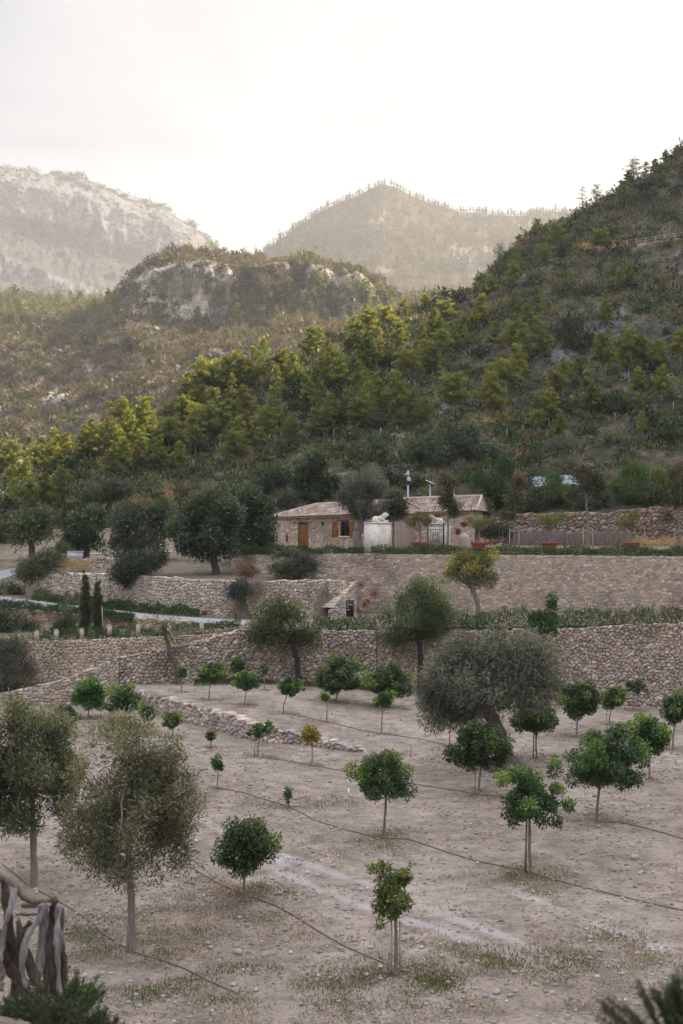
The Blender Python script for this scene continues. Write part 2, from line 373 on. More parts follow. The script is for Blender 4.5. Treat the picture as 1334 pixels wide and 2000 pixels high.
def fan(name, k0, k1, cols, segs, mat, colf, label_kind='structure'):
    Ys, Zs = knots(cols); rows_Y = []; rows_Z = []
    for k in range(k0, k1):
        n = segs[k - k0]; t = np.arange(n) / n
        for a in t: rows_Y.append(Ys[k] * (1 - a) + Ys[k + 1] * a); rows_Z.append(Zs[k] * (1 - a) + Zs[k + 1] * a)
    rows_Y.append(Ys[k1]); rows_Z.append(Zs[k1])
    Y = np.array(rows_Y); Z = np.array(rows_Z); X = (cols[None, :] - CX) * Y / F
    Z = Z + gnoise(X, Y)
    nr, nc = Y.shape; V = np.stack([X, Y, Z], -1).reshape(-1, 3)
    i = np.arange(nr - 1)[:, None] * nc + np.arange(nc - 1)[None, :]; i = i.ravel()
    Q = np.stack([i, i + 1, i + nc + 1, i + nc], 1)
    c = colf(X.ravel(), Y.ravel(), Z.ravel(), np.tile(cols, nr))
    return link(name, mesh_np(name, V, Q, mat, c, True), None, kind=label_kind)
# tyre tracks and patches on the orchard floor
TRK = [[(520, 1690), (640, 1745), (760, 1785), (900, 1830), (1050, 1885)], [(545, 1670), (680, 1715), (820, 1765), (960, 1820), (1100, 1880)],
       [(980, 1730), (1150, 1800), (1290, 1850), (1400, 1880)], [(380, 1590), (480, 1650), (560, 1690)]]
def gp(px, py): Y = CH * F / (py - HY); return PX(px, Y), Y
def pathdist(x, y, pts):
    d = np.full(x.shape, 1e9)
    for (x0, y0), (x1, y1) in zip(pts[:-1], pts[1:]):
        vx, vy = x1 - x0, y1 - y0; t = np.clip(((x - x0) * vx + (y - y0) * vy) / (vx * vx + vy * vy), 0, 1)
        d = np.minimum(d, np.hypot(x - x0 - t * vx, y - y0 - t * vy))
    return d
GR = [(772, 1912, 170, 26, 1), (870, 1925, 120, 22, .8), (420, 1905, 160, 25, .8), (560, 1930, 200, 35, .7), (300, 1925, 160, 40, .8), (620, 1570, 120, 14, .7),
      (720, 1648, 110, 26, .5), (1010, 1712, 110, 20, .7), (1080, 1880, 200, 30, .5), (1270, 1840, 120, 26, .5), (500, 1735, 90, 20, .5), (420, 1710, 80, 18, .6),
      (800, 1430, 120, 8, .5), (440, 1345, 150, 12, .9), (560, 1330, 120, 8, 1), (250, 1385, 120, 10, .7), (1050, 1350, 60, 8, .5), (160, 1830, 120, 40, .6), (960, 1880, 90, 20, .6),
      (560, 1545, 90, 10, .5), (880, 1780, 60, 10, .4), (1160, 1610, 60, 12, .3)]
DR = [(400, 1800, 300, 70, .5), (700, 1650, 160, 30, .6), (470, 1740, 160, 30, .6), (940, 1500, 160, 30, .55), (700, 1950, 500, 60, .35), (1040, 1720, 150, 30, .5), (1250, 1860, 160, 50, .55),
      (900, 1870, 220, 60, .4), (560, 1560, 200, 25, .4), (450, 1470, 160, 16, .4), (1000, 1445, 300, 14, .3), (550, 1480, 200, 16, .35), (250, 1860, 200, 40, .4), (900, 1640, 160, 20, .3)]
def ellm(px, py, L):
    m = np.zeros(px.shape)
    for cx_, cy_, rx, ry, a in L: m = np.maximum(m, a * np.exp(-(((px - cx_) / rx) ** 2 + ((py - cy_) / ry) ** 2)))
    return m
def gcol(X, Y, Z, px):
    py = HY - (Z - CH) * F / np.maximum(Y, 1)
    nn = fbm(X / 1.7, Y / 1.7, 31, 4); nb = fbm(X / 6, Y / 9, 41, 3)
    dry = np.clip(ellm(px, py, DR) * .95 + (nn - .5) * .7 + (nb - .5) * .6, 0, .66)
    grn = np.clip(ellm(px, py, GR) * .5 + (nn - .55) * .3, 0, .45)
    dust = np.zeros_like(X)
    for tr in TRK:
        d = pathdist(X, Y, [gp(*p) for p in tr]); dust = np.maximum(dust, np.exp(-(d / .42) ** 2) * np.clip(.3 + 1.3 * fbm(X / 1.5, Y / 2.5, 91, 3), 0, 1))
    dust = np.maximum(dust, np.clip((nb - .52) * 1.4, 0, .5)); dust = dust * 1.0
    bank = 1 - sm(26, 31, Y); grn = np.maximum(grn, bank * .5)
    k = np.clip(1 - dust, .0, 1)
    return np.stack([dry * k, grn * (1 - dust * .7), dust], 1)
colsA = np.unique(np.concatenate([np.linspace(-4500, -300, 30), np.linspace(-300, 1640, 460), np.linspace(1640, 9000, 50)]))
ground = fan('orchard_ground', 0, 9, colsA, [3, 10, 14, 12, 120, 90, 2, 60, 2], M_earth, gcol)
w1 = lambda X, Y, Z, p: np.ones((len(X), 3))
fan('terrace_ground', 9, 21, colsA, [6, 2, 12, 2, 10, 4, 2, 14, 2, 16, 8, 3], M_terr, w1)
b = MB(); b.add([[-60, -60, 9.62], [60, -60, 9.62], [60, 1.25, 9.64], [-60, 1.25, 9.64]], [[0, 1, 2, 3]], c=(0, .4, 0))
link('terrace_behind_camera_ground', b.mesh('near_ground', M_earth), kind='structure')
def hcol(X, Y, Z, px):
    py = HY - (Z - CH) * F / np.maximum(Y, 1)
    n = fbm(X / 9, Y / 9, 71, 5); n2 = fbm(X / 3, Y / 3, 77, 4)
    a = np.array([.055, .06, .03]); b_ = np.array([.13, .11, .085]); r = np.array([.33, .30, .28]); e = np.array([.42, .20, .10])
    t = sm(.42, .62, n)[:, None]; c = a * (1 - t) + b_ * t
    t = (sm(.6, .72, n2) * sm(.45, .6, n))[:, None] * .8; c = c * (1 - t) + r * t
    m = np.clip(ellm(px, py, [(300, 965, 80, 16, 1), (250, 985, 40, 14, 1), (985, 812, 60, 9, 1.1), (940, 818, 30, 8, .9), (1200, 474, 70, 8, 1.2), (690, 902, 26, 14, .9), (1020, 890, 22, 22, .9), (860, 880, 26, 26, .5), (1150, 480, 30, 8, 1)]) * 2 - .5 + (n2 - .5), 0, 1)[:, None]
    c = c * (1 - m) + e * m
    g = np.clip(ellm(px, py, [(1090, 690, 40, 18, 1), (850, 800, 30, 60, .8), (720, 760, 40, 30, .8), (1200, 640, 160, 30, .6), (700, 700, 30, 10, .6)]) * 1.6 - .4 + (n2 - .5), 0, 1)[:, None]
    return c * (1 - g) + np.array([.27, .25, .27]) * g
colsH = np.unique(np.concatenate([np.linspace(-4500, -300, 30), np.linspace(-300, 1640, 330), np.linspace(1640, 9000, 60)]))
fan('hillside', 21, NR + 4, colsH, [12, 22, 44, 60, 10, 4, 3, 2], M_hill, hcol)

# generic far hill fans
def hillmesh(name, KB, cols, segs, mat, colf, amp, wl, ridge=0, seed=0, ampz=1.0, far=1.0):
    KB = [([(a, b_ * far) for a, b_ in Yp] if not np.isscalar(Yp) else Yp * far, zp, yp) for Yp, zp, yp in KB]
    Ys = []; Zs = []
    for Yp, zp, yp in KB:
        Y = ip(cols, Yp if not np.isscalar(Yp) else [(0, Yp)]); Ys.append(Y)
        Zs.append(ip(cols, zp if not np.isscalar(zp) else [(0, zp)]) if zp is not None else CH + (HY - ip(cols, yp)) * Y / F)
    rY = []; rZ = []; T = []
    for k in range(len(KB) - 1):
        for a in np.arange(segs[k]) / segs[k]:
            rY.append(Ys[k] * (1 - a) + Ys[k + 1] * a); rZ.append(Zs[k] * (1 - a) + Zs[k + 1] * a); T.append(k + a)
    rY.append(Ys[-1]); rZ.append(Zs[-1]); T.append(len(KB) - 1.)
    Y = np.array(rY); Z = np.array(rZ); X = (cols[None, :] - CX) * Y / F; T = np.array(T)[:, None] * np.ones_like(X)
    n = fbm(X / wl + 5, Z / wl * .8 + Y / wl * .5, seed, 6, .55) - .5
    rn = 1 - np.abs(fbm(X / wl * 1.7, Z / wl * .45 + Y / wl * .4, seed + 9, 5, .6) - .5) * 4
    dy = n * amp + rn * ridge
    Y2 = Y - dy; X2 = (cols[None, :] - CX) * Y2 / F
    Z2 = Z + (fbm(X / wl * 2, Y / wl * 2, seed + 20, 5) - .5) * amp * .35 * ampz
    V = np.stack([X2, Y2, Z2], -1).reshape(-1, 3); nr, nc = Y.shape
    i = (np.arange(nr - 1)[:, None] * nc + np.arange(nc - 1)[None, :]).ravel(); Q = np.stack([i, i + 1, i + nc + 1, i + nc], 1)
    o = link(name, mesh_np(name, V, Q, mat, colf(V[:, 0], V[:, 1], V[:, 2], np.tile(cols, nr), T.ravel(), rn.ravel()), True), None, kind='structure')
    return o, V.reshape(nr, nc, 3)
KB = [(290, 0, None),
      (335, None, [(-500, 930), (0, 915), (200, 870), (400, 790), (600, 720), (900, 650)]),
      (400, None, [(-500, 800), (0, 790), (200, 765), (400, 710), (600, 672), (800, 640), (1000, 630)]),
      (465, None, [(-500, 690), (0, 690), (150, 665), (235, 640), (300, 636), (430, 655), (600, 645), (720, 628), (800, 615), (1000, 615)]),
      ([(0, 540), (200, 510), (240, 478), (300, 472), (700, 476), (1000, 500)], None, [(-500, 640), (0, 640), (200, 625), (235, 606), (260, 566), (300, 536), (400, 525), (500, 548), (600, 534), (700, 548), (760, 584), (800, 600), (1000, 608)]),
      ([(0, 640), (200, 600), (240, 520), (700, 520), (1000, 540)], None, [(-500, 575), (0, 582), (100, 594), (200, 606), (228, 604), (250, 562), (300, 523), (330, 506), (400, 504), (440, 511), (520, 519), (600, 524), (680, 534), (730, 548), (760, 568), (800, 587), (1000, 602)]),
      ([(0, 760), (200, 720), (240, 600), (1000, 620)], 40, None), (900, 0, None)]
def bcol(X, Y, Z, px, T, rn):
    n = fbm(X / 28, Z / 28, 101, 5); n2 = fbm(X / 7, Z / 9, 107, 4)
    veg = np.array([.07, .066, .036]); brn = np.array([.165, .12, .09]); rock = np.array([.56, .48, .42])
    t = sm(.45, .62, n)[:, None]; c = veg * (1 - t) + brn * t
    k = sm(2.7, 3.1, T) * (1 - sm(4.1, 4.7, T)) * sm(225, 240, px) * (1 - sm(740, 800, px))
    rm = np.clip(k * (1.0 - .55 * sm(450, 480, px) * (1 - sm(590, 620, px))) * 1.35 - .35 + (n2 - .5) * 3.0 + (n - .5) * 1.6, 0, 1)
    py = HY - (Z - CH) * F / Y
    rm = np.maximum(rm, np.clip(ellm(px, py, [(110, 775, 50, 20, 1), (185, 650, 12, 12, .8), (40, 690, 30, 8, .6), (130, 740, 30, 10, .6)]) * 1.5 - .6 + (n2 - .5) * 1.6, 0, 1))
    # pine covered patches on the left crest
    pl = (1 - sm(230, 260, px)) * sm(3.4, 4, T); veg2 = np.array([.16, .16, .06]); c = c * (1 - pl[:, None]) + veg2 * pl[:, None]
    return c * (1 - rm[:, None]) + rock * rm[:, None]
hb, VB = hillmesh('brown_hill', KB, np.linspace(-700, 1250, 420), [4, 24, 34, 60, 30, 6, 2], M_hill2, bcol, 22, 60, 24, 200, 1.5, 1.6)
KC = [(640, 0, None), (760, None, [(300, 620), (1700, 590)]),
      (880, None, [(380, 580), (500, 560), (600, 520), (735, 480), (900, 490), (1100, 480), (1700, 440)]),
      (1000, None, [(300, 600), (430, 535), (490, 518), (540, 482), (600, 436), (645, 404), (690, 385), (720, 373), (745, 364), (770, 370), (800, 386), (840, 402), (900, 420), (960, 428), (1010, 424), (1080, 416), (1150, 414), (1400, 380), (1900, 330)]),
      (1120, None, [(300, 700), (735, 470), (1900, 420)]), (1500, 0, None)]
def ccol(X, Y, Z, px, T, rn):
    n = fbm(X / 60, Z / 44, 141, 5); veg = np.array([.085, .07, .045]); rock = np.array([.26, .22, .19])
    t = sm(.62, .74, n)[:, None]; return veg * (1 - t) + rock * t
hc, VC = hillmesh('far_hill', KC, np.linspace(250, 2100, 300), [4, 26, 40, 4, 2], M_hill2, ccol, 50, 220, 22, 300, 1, 2.3)
KD = [(1500, 60, None), (1620, None, [(-800, 600), (0, 590), (300, 600), (600, 640)]),
      (1680, None, [(-800, 545), (0, 545), (120, 575), (250, 590), (600, 640)]),
      (1700, None, [(-800, 490), (0, 500), (120, 550), (250, 585), (600, 640)]),
      (1800, None, [(-800, 430), (0, 450), (100, 480), (200, 500), (300, 520), (430, 560), (600, 660)]),
      (1850, None, [(-800, 360), (0, 362), (100, 378), (200, 400), (280, 428), (350, 455), (400, 485), (425, 510), (600, 680)]),
      (1960, None, [(-800, 320), (0, 330), (60, 339), (120, 345), (160, 350), (200, 370), (250, 390), (300, 404), (325, 411), (345, 428), (385, 448), (408, 478), (430, 505), (470, 640), (600, 700)]),
      (2150, 100, None)]
def dcol(X, Y, Z, px, T, rn):
    n = fbm(X / 90, Z / 120, 161, 6); n2 = fbm(X / 11, Z / 55, 167, 5)
    veg = np.array([.085, .075, .065]); rock = np.array([.19, .178, .178])
    cl = np.maximum(sm(4.15, 4.5, T) * (1 - sm(5.75, 5.98, T)), sm(1.8, 2.1, T) * (1 - sm(2.9, 3.2, T)) * (1 - sm(300, 380, px)))
    m = np.clip(cl * 1.7 - .75 + (n - .5) * 2.4 * cl + (n2 - .5) * 2.6, 0, 1)[:, None]; return veg * (1 - m) + rock * m
hd, VD = hillmesh('mountain', KD, np.linspace(-900, 640, 640), [3, 12, 16, 20, 90, 50, 3], M_mount, dcol, 34, 58, 24, 400, .35, 1.5)

# ------------------------------------------------------------------ foliage generators
def leafs(c, ax, nrm, L, W, fold=.12):
    """diamond shaped leaves: one quad each"""
    sd = np.cross(ax, nrm); sd /= np.linalg.norm(sd, axis=1, keepdims=True) + 1e-9
    up = np.cross(sd, ax); L = L[:, None]; W = W[:, None]
    a = c; b_ = c + ax * L * .5 + sd * W * .5 + up * W * fold; t = c + ax * L; d = c + ax * L * .5 - sd * W * .5 + up * W * fold
    V = np.stack([a, b_, t, d], 1).reshape(-1, 3); Q = np.arange(len(c) * 4).reshape(-1, 4)
    return V, Q
def unit(v): return v / (np.linalg.norm(v, axis=1, keepdims=True) + 1e-9)
def cloud(r, n, clumps, L, W, pal, spread=.55, out_=.8, up=.2, tips=None, lv=.3, shell=2.2, cvar=.25, squash=1.0):
    """clumps: (k,4) centre + radius"""
    cl = np.asarray(clumps, float); wgt = cl[:, 3] ** 2; k = r.choice(len(cl), n, p=wgt / wgt.sum())
    d = unit(r.normal(size=(n, 3))); rad = cl[k, 3] * r.random(n) ** (1 / shell); off = d * rad[:, None]; off[:, 2] *= squash
    c = cl[k, :3] + off
    ax = unit(d * out_ + r.normal(size=(n, 3)) * spread + np.array([0, 0, up])); nr = unit(r.normal(size=(n, 3)) + d * .8 + np.array([0, 0, .5]))
    Ls = L * (1 + lv * (r.random(n) * 2 - 1)); Ws = W * (1 + lv * (r.random(n) * 2 - 1))
    V, Q = leafs(c, ax, nr, Ls, Ws)
    pal = np.array(pal, float); ct = r.random(len(cl)); a = np.clip(ct[k] * .5 + r.random(n) * .5, 0, .999) * (len(pal) - 1); i = a.astype(int); f = (a - i)[:, None]
    col = pal[i] * (1 - f) + pal[np.minimum(i + 1, len(pal) - 1)] * f
    col = col * (1 + cvar * (r.random((n, 1)) * 2 - 1))
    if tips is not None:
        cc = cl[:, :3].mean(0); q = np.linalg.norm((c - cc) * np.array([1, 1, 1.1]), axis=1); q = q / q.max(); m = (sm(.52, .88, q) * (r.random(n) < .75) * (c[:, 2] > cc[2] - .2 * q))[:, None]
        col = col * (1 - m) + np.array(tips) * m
    return V, Q, np.repeat(col, 4, 0)
def shape_clumps(r, n, rx, ry, rz, cz, rc, fill=.55, top=0, flat_bottom=0, lump=.18):
    d = unit(r.normal(size=(n, 3))); f = fill + (1 - fill) * r.random(n) ** .6
    f = f * (1 + lump * (r.random(n) * 2 - 1)); p = d * f[:, None] * np.array([rx, ry, rz])
    if flat_bottom: p[:, 2] = np.where(p[:, 2] < 0, p[:, 2] * (1 - flat_bottom), p[:, 2])
    p[:, 2] += cz
    return np.concatenate([p, (rc * (.65 + .7 * r.random(n)))[:, None]], 1)
def limb(mb, r, a, b, r0, r1, bend=.15, n=5, sides=5, c=(1, 1, 1)):
    a = np.array(a, float); b = np.array(b, float); t = np.linspace(0, 1, n)[:, None]; L = np.linalg.norm(b - a)
    p = a * (1 - t) + b * t + np.sin(t * math.pi) * (r.normal(size=3) * bend * L * .4 + np.array([0, 0, -bend * L * .3])) + r.normal(size=(n, 3)) * .02 * L * np.sin(t * math.pi)
    mb.tube(p, np.linspace(r0, r1, n), sides, c, cap=False)
class Proto: pass
def tree_proto(seed, crown, trunk_pts, tr0, tr1, clumps, nl, mat_l, mat_b, sides=8, limbs=10, limb_r=.5, **kw):
    r = rng(seed); p = Proto(); mb = MB(); mb.tube(trunk_pts, np.linspace(tr0, tr1, len(trunk_pts)) * (1 + .12 * (r.random(len(trunk_pts)) - .5)), sides, cap=False)
    cl = np.asarray(clumps); top = np.array(trunk_pts[-1]); mid = np.array(trunk_pts[max(0, len(trunk_pts) - 2)])
    for i in r.permutation(len(cl))[:limbs]:
        s = mid * .4 + top * .6 if r.random() < .5 else top
        limb(mb, r, s, cl[i, :3], tr1 * limb_r * (.7 + .5 * r.random()), tr1 * .12, .2)
    p.trunk = mb.mesh('trunk', mat_b, True)
    V, Q, C = cloud(r, nl, clumps, mat=None, **kw) if False else cloud(r, nl, clumps, **kw)
    p.crown = mesh_np('crown', V, Q, mat_l, C); return p
def place(name, p, loc, label, cat, group=None, sc=1, rz=None, seed=0):
    rz = rz if rz is not None else random.Random(seed + int(abs(loc[0]) * 100)).random() * 6.28
    o = empty(name, loc, label, cat, group, rz, sc)
    if p.trunk is not None: link('trunk', p.trunk, o)
    link('crown', p.crown, o)
    for nm, me in getattr(p, 'extra', []): link(nm, me, o)
    return o
BK = 1.0
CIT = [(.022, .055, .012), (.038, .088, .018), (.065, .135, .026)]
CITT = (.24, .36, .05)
def citrus(seed, H, cw, ch, trunk_h, n, Lf=.10, sparse=1.0, tips=CITT, pal=CIT, tr=.05, stems=1, rc=None):
    """unit metres: H total height, crown width cw, crown height ch"""
    r = rng(seed); cz = H - ch / 2; rc = rc or min(cw, ch) * .17
    cl = shape_clumps(r, int(34 * sparse) + 6, cw / 2 - rc * .8, cw / 2 - rc * .8, ch / 2 - rc * .8, cz, rc, .55, lump=.35)
    # a few shoots poking out
    for _ in range(5):
        a = r.random() * 6.28; cl = np.vstack([cl, [math.cos(a) * cw * .42 * r.random(), math.sin(a) * cw * .42 * r.random(), cz + ch * (.40 + .14 * r.random()), rc * .55]])
    ln = (r.random(2) - .5) * .25
    tp = [(0, 0, -.1), (ln[0] * .3, ln[1] * .3, trunk_h * .5), (ln[0], ln[1], trunk_h + ch * .25), (ln[0] * .5, ln[1] * .5, trunk_h + ch * .5)]
    p = tree_proto(seed, None, tp, tr, tr * .5, cl, n, M_leaf, M_barkg, limbs=12, L=Lf, W=Lf * .5, pal=pal, tips=tips, spread=.6, up=-.05, shell=2.4, cvar=.3)
    return p

# ------------------------------------------------------------------ dry stone walls
STONE = [(.42, .34, .27), (.52, .43, .35), (.36, .315, .28), (.58, .50, .41), (.46, .35, .26), (.34, .31, .29)]
WARM = [(.47, .36, .27), (.55, .45, .35), (.40, .31, .24), (.34, .31, .29), (.50, .37, .26), (.60, .50, .40)]
def voro(u, v, seed):
    iu = np.floor(u); iv = np.floor(v); f1 = np.full(u.shape, 9.); f2 = np.full(u.shape, 9.); idx = np.zeros(u.shape)
    for a in (-1, 0, 1):
        for b_ in (-1, 0, 1):
            cx_ = iu + a; cy_ = iv + b_
            px_ = cx_ + .5 + (_h(cx_, cy_, seed) - .5) * .85 + .5 * (np.mod(cy_, 2)); py_ = cy_ + .5 + (_h(cx_, cy_, seed + 1) - .5) * .7
            d = np.hypot(u - px_, v - py_); n = d < f1
            f2 = np.where(n, f1, np.minimum(f2, d)); idx = np.where(n, _h(cx_, cy_, seed + 2), idx); f1 = np.where(n, d, f1)
    return f1, f2, idx
def wall_geo(mb, pts, stone=.36, seed=1, pal=STONE, thick=.5, jag=.12, depth=.07, holes=(), res=.06, joint=(.15, .12, .10), jw=.12, asp=.72, capw=None, stain=.25):
    P_ = np.array(pts, float); seg = np.hypot(np.diff(P_[:, 0]), np.diff(P_[:, 1])); s = np.concatenate([[0], np.cumsum(seg)])
    n = max(3, int(s[-1] / res) + 1); ss = np.linspace(0, s[-1], n)
    x = np.interp(ss, s, P_[:, 0]); y = np.interp(ss, s, P_[:, 1]); zt = np.interp(ss, s, P_[:, 2]); zb = np.interp(ss, s, P_[:, 3])
    cw_ = capw or stone * 1.1; zt = zt + jag * (_h(np.floor(ss / cw_ + .3 * _h(np.floor(ss), ss * 0, 5)), ss * 0, seed + 7) - .5) + (fbm(ss / 2, ss * 0, seed + 8, 3) - .5) * jag
    nr = max(3, int((zt - zb).max() / res) + 1); v = np.linspace(0, 1, nr)[:, None]; Z = zb + (zt - zb) * v
    tx = np.gradient(x); ty = np.gradient(y); L = np.hypot(tx, ty); nx, ny = ty / L, -tx / L
    S_ = ss[None, :] * np.ones_like(Z); wob = (fbm(S_ / .45, Z / .45, seed + 3, 3) - .5) * 1.3
    f1, f2, idx = voro((S_ + wob * stone) / stone, (Z + wob * stone * .6) / (stone * asp), seed)
    e = f2 - f1; bul = sm(.02, .32, e); D = depth * bul * (.55 + .9 * idx) + depth * .5 * fbm(S_ * 6, Z * 6, seed + 4, 3)
    pal = np.array(pal); k = idx * (len(pal) - 1e-3); ki = k.astype(int); cc = pal[ki] * (.82 + .36 * ((idx * 37) % 1))[..., None]
    m = sm(jw * .3, jw, e)[..., None]; cc = cc * m * np.array((1.24, 1.18, 1.11)) + np.array(joint) * (1 - m)
    st = (1 - stain * sm(.5, .75, fbm(S_ / 3, Z / 3, seed + 12, 4)))[..., None]; cc = cc * st
    X = x + nx * D; Y = y + ny * D
    V = [np.stack([X, Y, Z], -1)]; C = [cc]
    for off, dz in ((thick * .5, .03), (thick, 0.0)):
        V.append(np.stack([x - nx * off, y - ny * off, zt + dz * (_h(np.floor(ss / cw_), ss * 0, seed + 9) * 2 - .5)], -1)[None]); C.append(cc[-1:] * .95)
    V.append(np.stack([x - nx * thick, y - ny * thick, zb - .3], -1)[None]); C.append(cc[-1:])
    V = np.concatenate(V); C = np.concatenate(C); R_, Cn = V.shape[:2]
    i = (np.arange(R_ - 1)[:, None] * Cn + np.arange(Cn - 1)[None, :])
    if holes:
        keep = np.ones(i.shape, bool); zc = Z[:-1, :-1]; sc_ = S_[:-1, :-1]
        for s0, s1, z0, z1 in holes: keep[:nr - 1] &= ~((sc_ > s0) & (sc_ < s1) & (zc > z0) & (zc < z1))
        i = i[keep]
    i = i.ravel(); Q = np.stack([i, i + 1, i + Cn + 1, i + Cn], 1)
    mb.add(V.reshape(-1, 3), Q, None, C.reshape(-1, 3))
    # end caps
    for j in (0, Cn - 1):
        q = V[[0, nr - 1, nr + 1, nr + 2], j]; mb.add(q, [[0, 1, 2, 3]], None, C[nr // 2, j])
    return s[-1]
def wall(name, label, cat, pts, group=None, parent=None, mat=None, **k):
    mb = MB(); wall_geo(mb, pts, **k); me = mb.mesh(name, mat or M_stone, False)
    return link(name, me, parent, label=label, category=cat, group=group)
def wp(L, dz=.15, db=-.2):
    """(px, ytop, ybase or None, Y[, zt, zb])"""
    r = []
    for px, yt, zb, Y in L: r.append((PX(px, Y), Y, PZ(yt, Y), zb))
    return r
def Yat(pts, px, d=0): return float(ip(px, pts)) + d
# low wall between the two orchard levels
L = []
for px, yt in ((232, 1346), (270, 1352), (300, 1357), (370, 1375), (440, 1395), (500, 1413), (560, 1427), (620, 1441), (680, 1457), (722, 1468)):
    Y = Yat(Ylow, px); L.append((PX(px, Y), Y, PZ(yt, Y), -.2))
wall('low_orchard_wall', 'low crumbling dry stone wall stepping down between the two orchard levels', 'stone wall', L, stone=.34, seed=11, jag=.2, depth=.12, thick=.5,
     pal=[(.52, .42, .35), (.42, .35, .30), (.36, .34, .33), (.58, .48, .41), (.33, .31, .30)])
# big lower wall, left sloping part and long right part
L = [(px, yt, -.3 if px < 228 else .9, Yat(YW1, px)) for px, yt in ((-120, 1362), (0, 1353), (70, 1341), (130, 1325), (215, 1290), (232, 1283))]
wall('sloping_wall', 'lowest pale stone wall at far left, its top sloping down to the left edge', 'stone wall', wp(L), stone=.30, seed=21, jag=.14, pal=[(.45, .38, .30), (.52, .45, .37), (.36, .34, .32), (.40, .31, .24)])
L = [(px, yt, .6, Yat(YW1, px)) for px, yt in ((234, 1283), (300, 1270), (372, 1257), (420, 1243), (474, 1228), (560, 1229), (640, 1231), (735, 1233))]
wall('boulder_wall', 'grey dry stone wall behind the small citrus rows, joining the sloping wall', 'stone wall', wp(L), stone=.31, seed=22, jag=.16, depth=.11, jw=.2,
     pal=[(.40, .34, .28), (.48, .41, .34), (.32, .29, .27), (.55, .47, .39), (.36, .29, .23)])
L = [(px, yt, -.3, Yat(YW1, px, .03)) for px, yt in ((737, 1234), (860, 1232), (1000, 1230), (1090, 1228), (1180, 1223), (1334, 1217), (1500, 1212))]
wall('rubble_retaining_wall', 'tall rough grey and ochre rubble wall behind the big olive, to the right edge', 'stone wall', wp(L), stone=.29, seed=23, jag=.12, depth=.11, jw=.17,
     pal=[(.38, .335, .30), (.50, .41, .33), (.31, .285, .27), (.56, .475, .39), (.43, .32, .235), (.36, .32, .30)])
L = [(px, yt, zb, 96.25) for px, yt, zb in ((-60, 1262, .6), (0, 1257, .7), (150, 1250, 1.4), (310, 1244, 2.5), (400, 1240, 3.8), (472, 1233, 4.5))]
wall('pale_upright_wall', 'pale honey stone wall with a row of upright stones along its top', 'stone wall', wp(L), stone=.30, seed=24, jag=.03, depth=.05, jw=.22, pal=[(.53, .42, .30), (.60, .50, .38), (.46, .36, .27), (.56, .47, .38), (.42, .37, .32)])
r = rng(4)
for i, (px, yt) in enumerate([(72, 1248), (110, 1246), (160, 1244), (214, 1237), (270, 1236), (330, 1236), (394, 1231)]):
    b = MB(); Y = 96.5; h = .62; w_ = .22 + .08 * r.random()
    b.box(-w_ / 2, w_ / 2, -.12, .12, 0, h, c=(.5, .42, .33)); b.box(-w_ * .35, w_ * .3, -.1, .1, h, h + .09, c=(.5, .42, .33)); me = b.mesh('marker_stone', M_stone)
    link('marker_stone', me, None, (PX(px, Y), Y, PZ(yt, Y) - .12), .2 * r.random(), label=f'upright marker stone on top of the pale honey wall, {["first","second","third","fourth","fifth","sixth","seventh"][i]} from the left', category='marker stone', group='upright stones on the honey wall')
L = [(px, yt, 3.9, Yat(YT0, px)) for px, yt in ((-60, 1188), (40, 1190), (100, 1195), (200, 1203), (300, 1209), (372, 1214))]
wall('road_edge_wall', 'small ivy-topped stone wall holding up the grey road', 'stone wall', wp(L), stone=.34, seed=25, pal=WARM, jag=.08)
L = [(px, yt, 4.5, Yat(YT, px)) for px, yt in ((32, 1149), (60, 1137), (100, 1125), (130, 1120), (200, 1120), (250, 1121), (320, 1128), (380, 1132), (440, 1135), (500, 1136), (600, 1132), (655, 1133), (682, 1137))]
wall('curved_terrace_wall', 'long curving pale stone wall behind the two cypresses and the road', 'stone wall', wp(L), stone=.31, seed=26, jag=.12, depth=.09, pal=[(.50, .42, .34), (.57, .50, .42), (.42, .37, .33), (.60, .53, .46), (.45, .35, .27)])
L = [(px, yt, 6.9, Y) for px, yt, Y in ((113, 1096, 121), (150, 1091, 120.5), (200, 1089, 120.5), (232, 1089, 121))]
wall('short_upper_wall', 'short stone wall above the curving wall, dry grass at its foot', 'stone wall', wp(L), stone=.36, seed=27, jag=.08)
L = [(px, yt, 4.5 if px > 690 else 7.2, Yat(YW2, px)) for px, yt in ((452, 1086), (500, 1083), (560, 1082), (640, 1082), (720, 1082), (900, 1084), (1100, 1085), (1334, 1087), (1500, 1088))]
wall('house_terrace_wall', 'tallest warm stone wall, smooth faced, carrying the house terrace and hedge', 'stone wall', wp(L), stone=.34, seed=28, jag=.04, depth=.04, jw=.10, joint=(.33, .265, .205), stain=.3,
     pal=[(.40, .32, .255), (.47, .385, .31), (.33, .29, .265), (.44, .33, .245), (.38, .335, .30), (.50, .42, .34)])
L = [(px, yt, 9.3, Y) for px, yt, Y in ((870, 1018, 139.5), (930, 1014, 139.8), (960, 1012, 140), (1040, 1003, 140), (1110, 999, 140), (1180, 1001, 140), (1260, 992, 140), (1334, 991, 140), (1500, 989, 140))]
wall('back_garden_wall', 'dark brown boulder wall behind the staked trees and terracotta pots', 'stone wall', wp(L), stone=.5, seed=29, jag=.2, depth=.14, jw=.2, pal=[(.27, .20, .16), (.34, .26, .21), (.21, .18, .17), (.38, .30, .25), (.30, .20, .14)])
L = [(px, yt, 4.6, Y) for px, yt, Y in ((641, 1193, 107.2), (648, 1188, 107.2), (668, 1165, 108.6), (690, 1139, 110.6), (697, 1135, 111.6))]
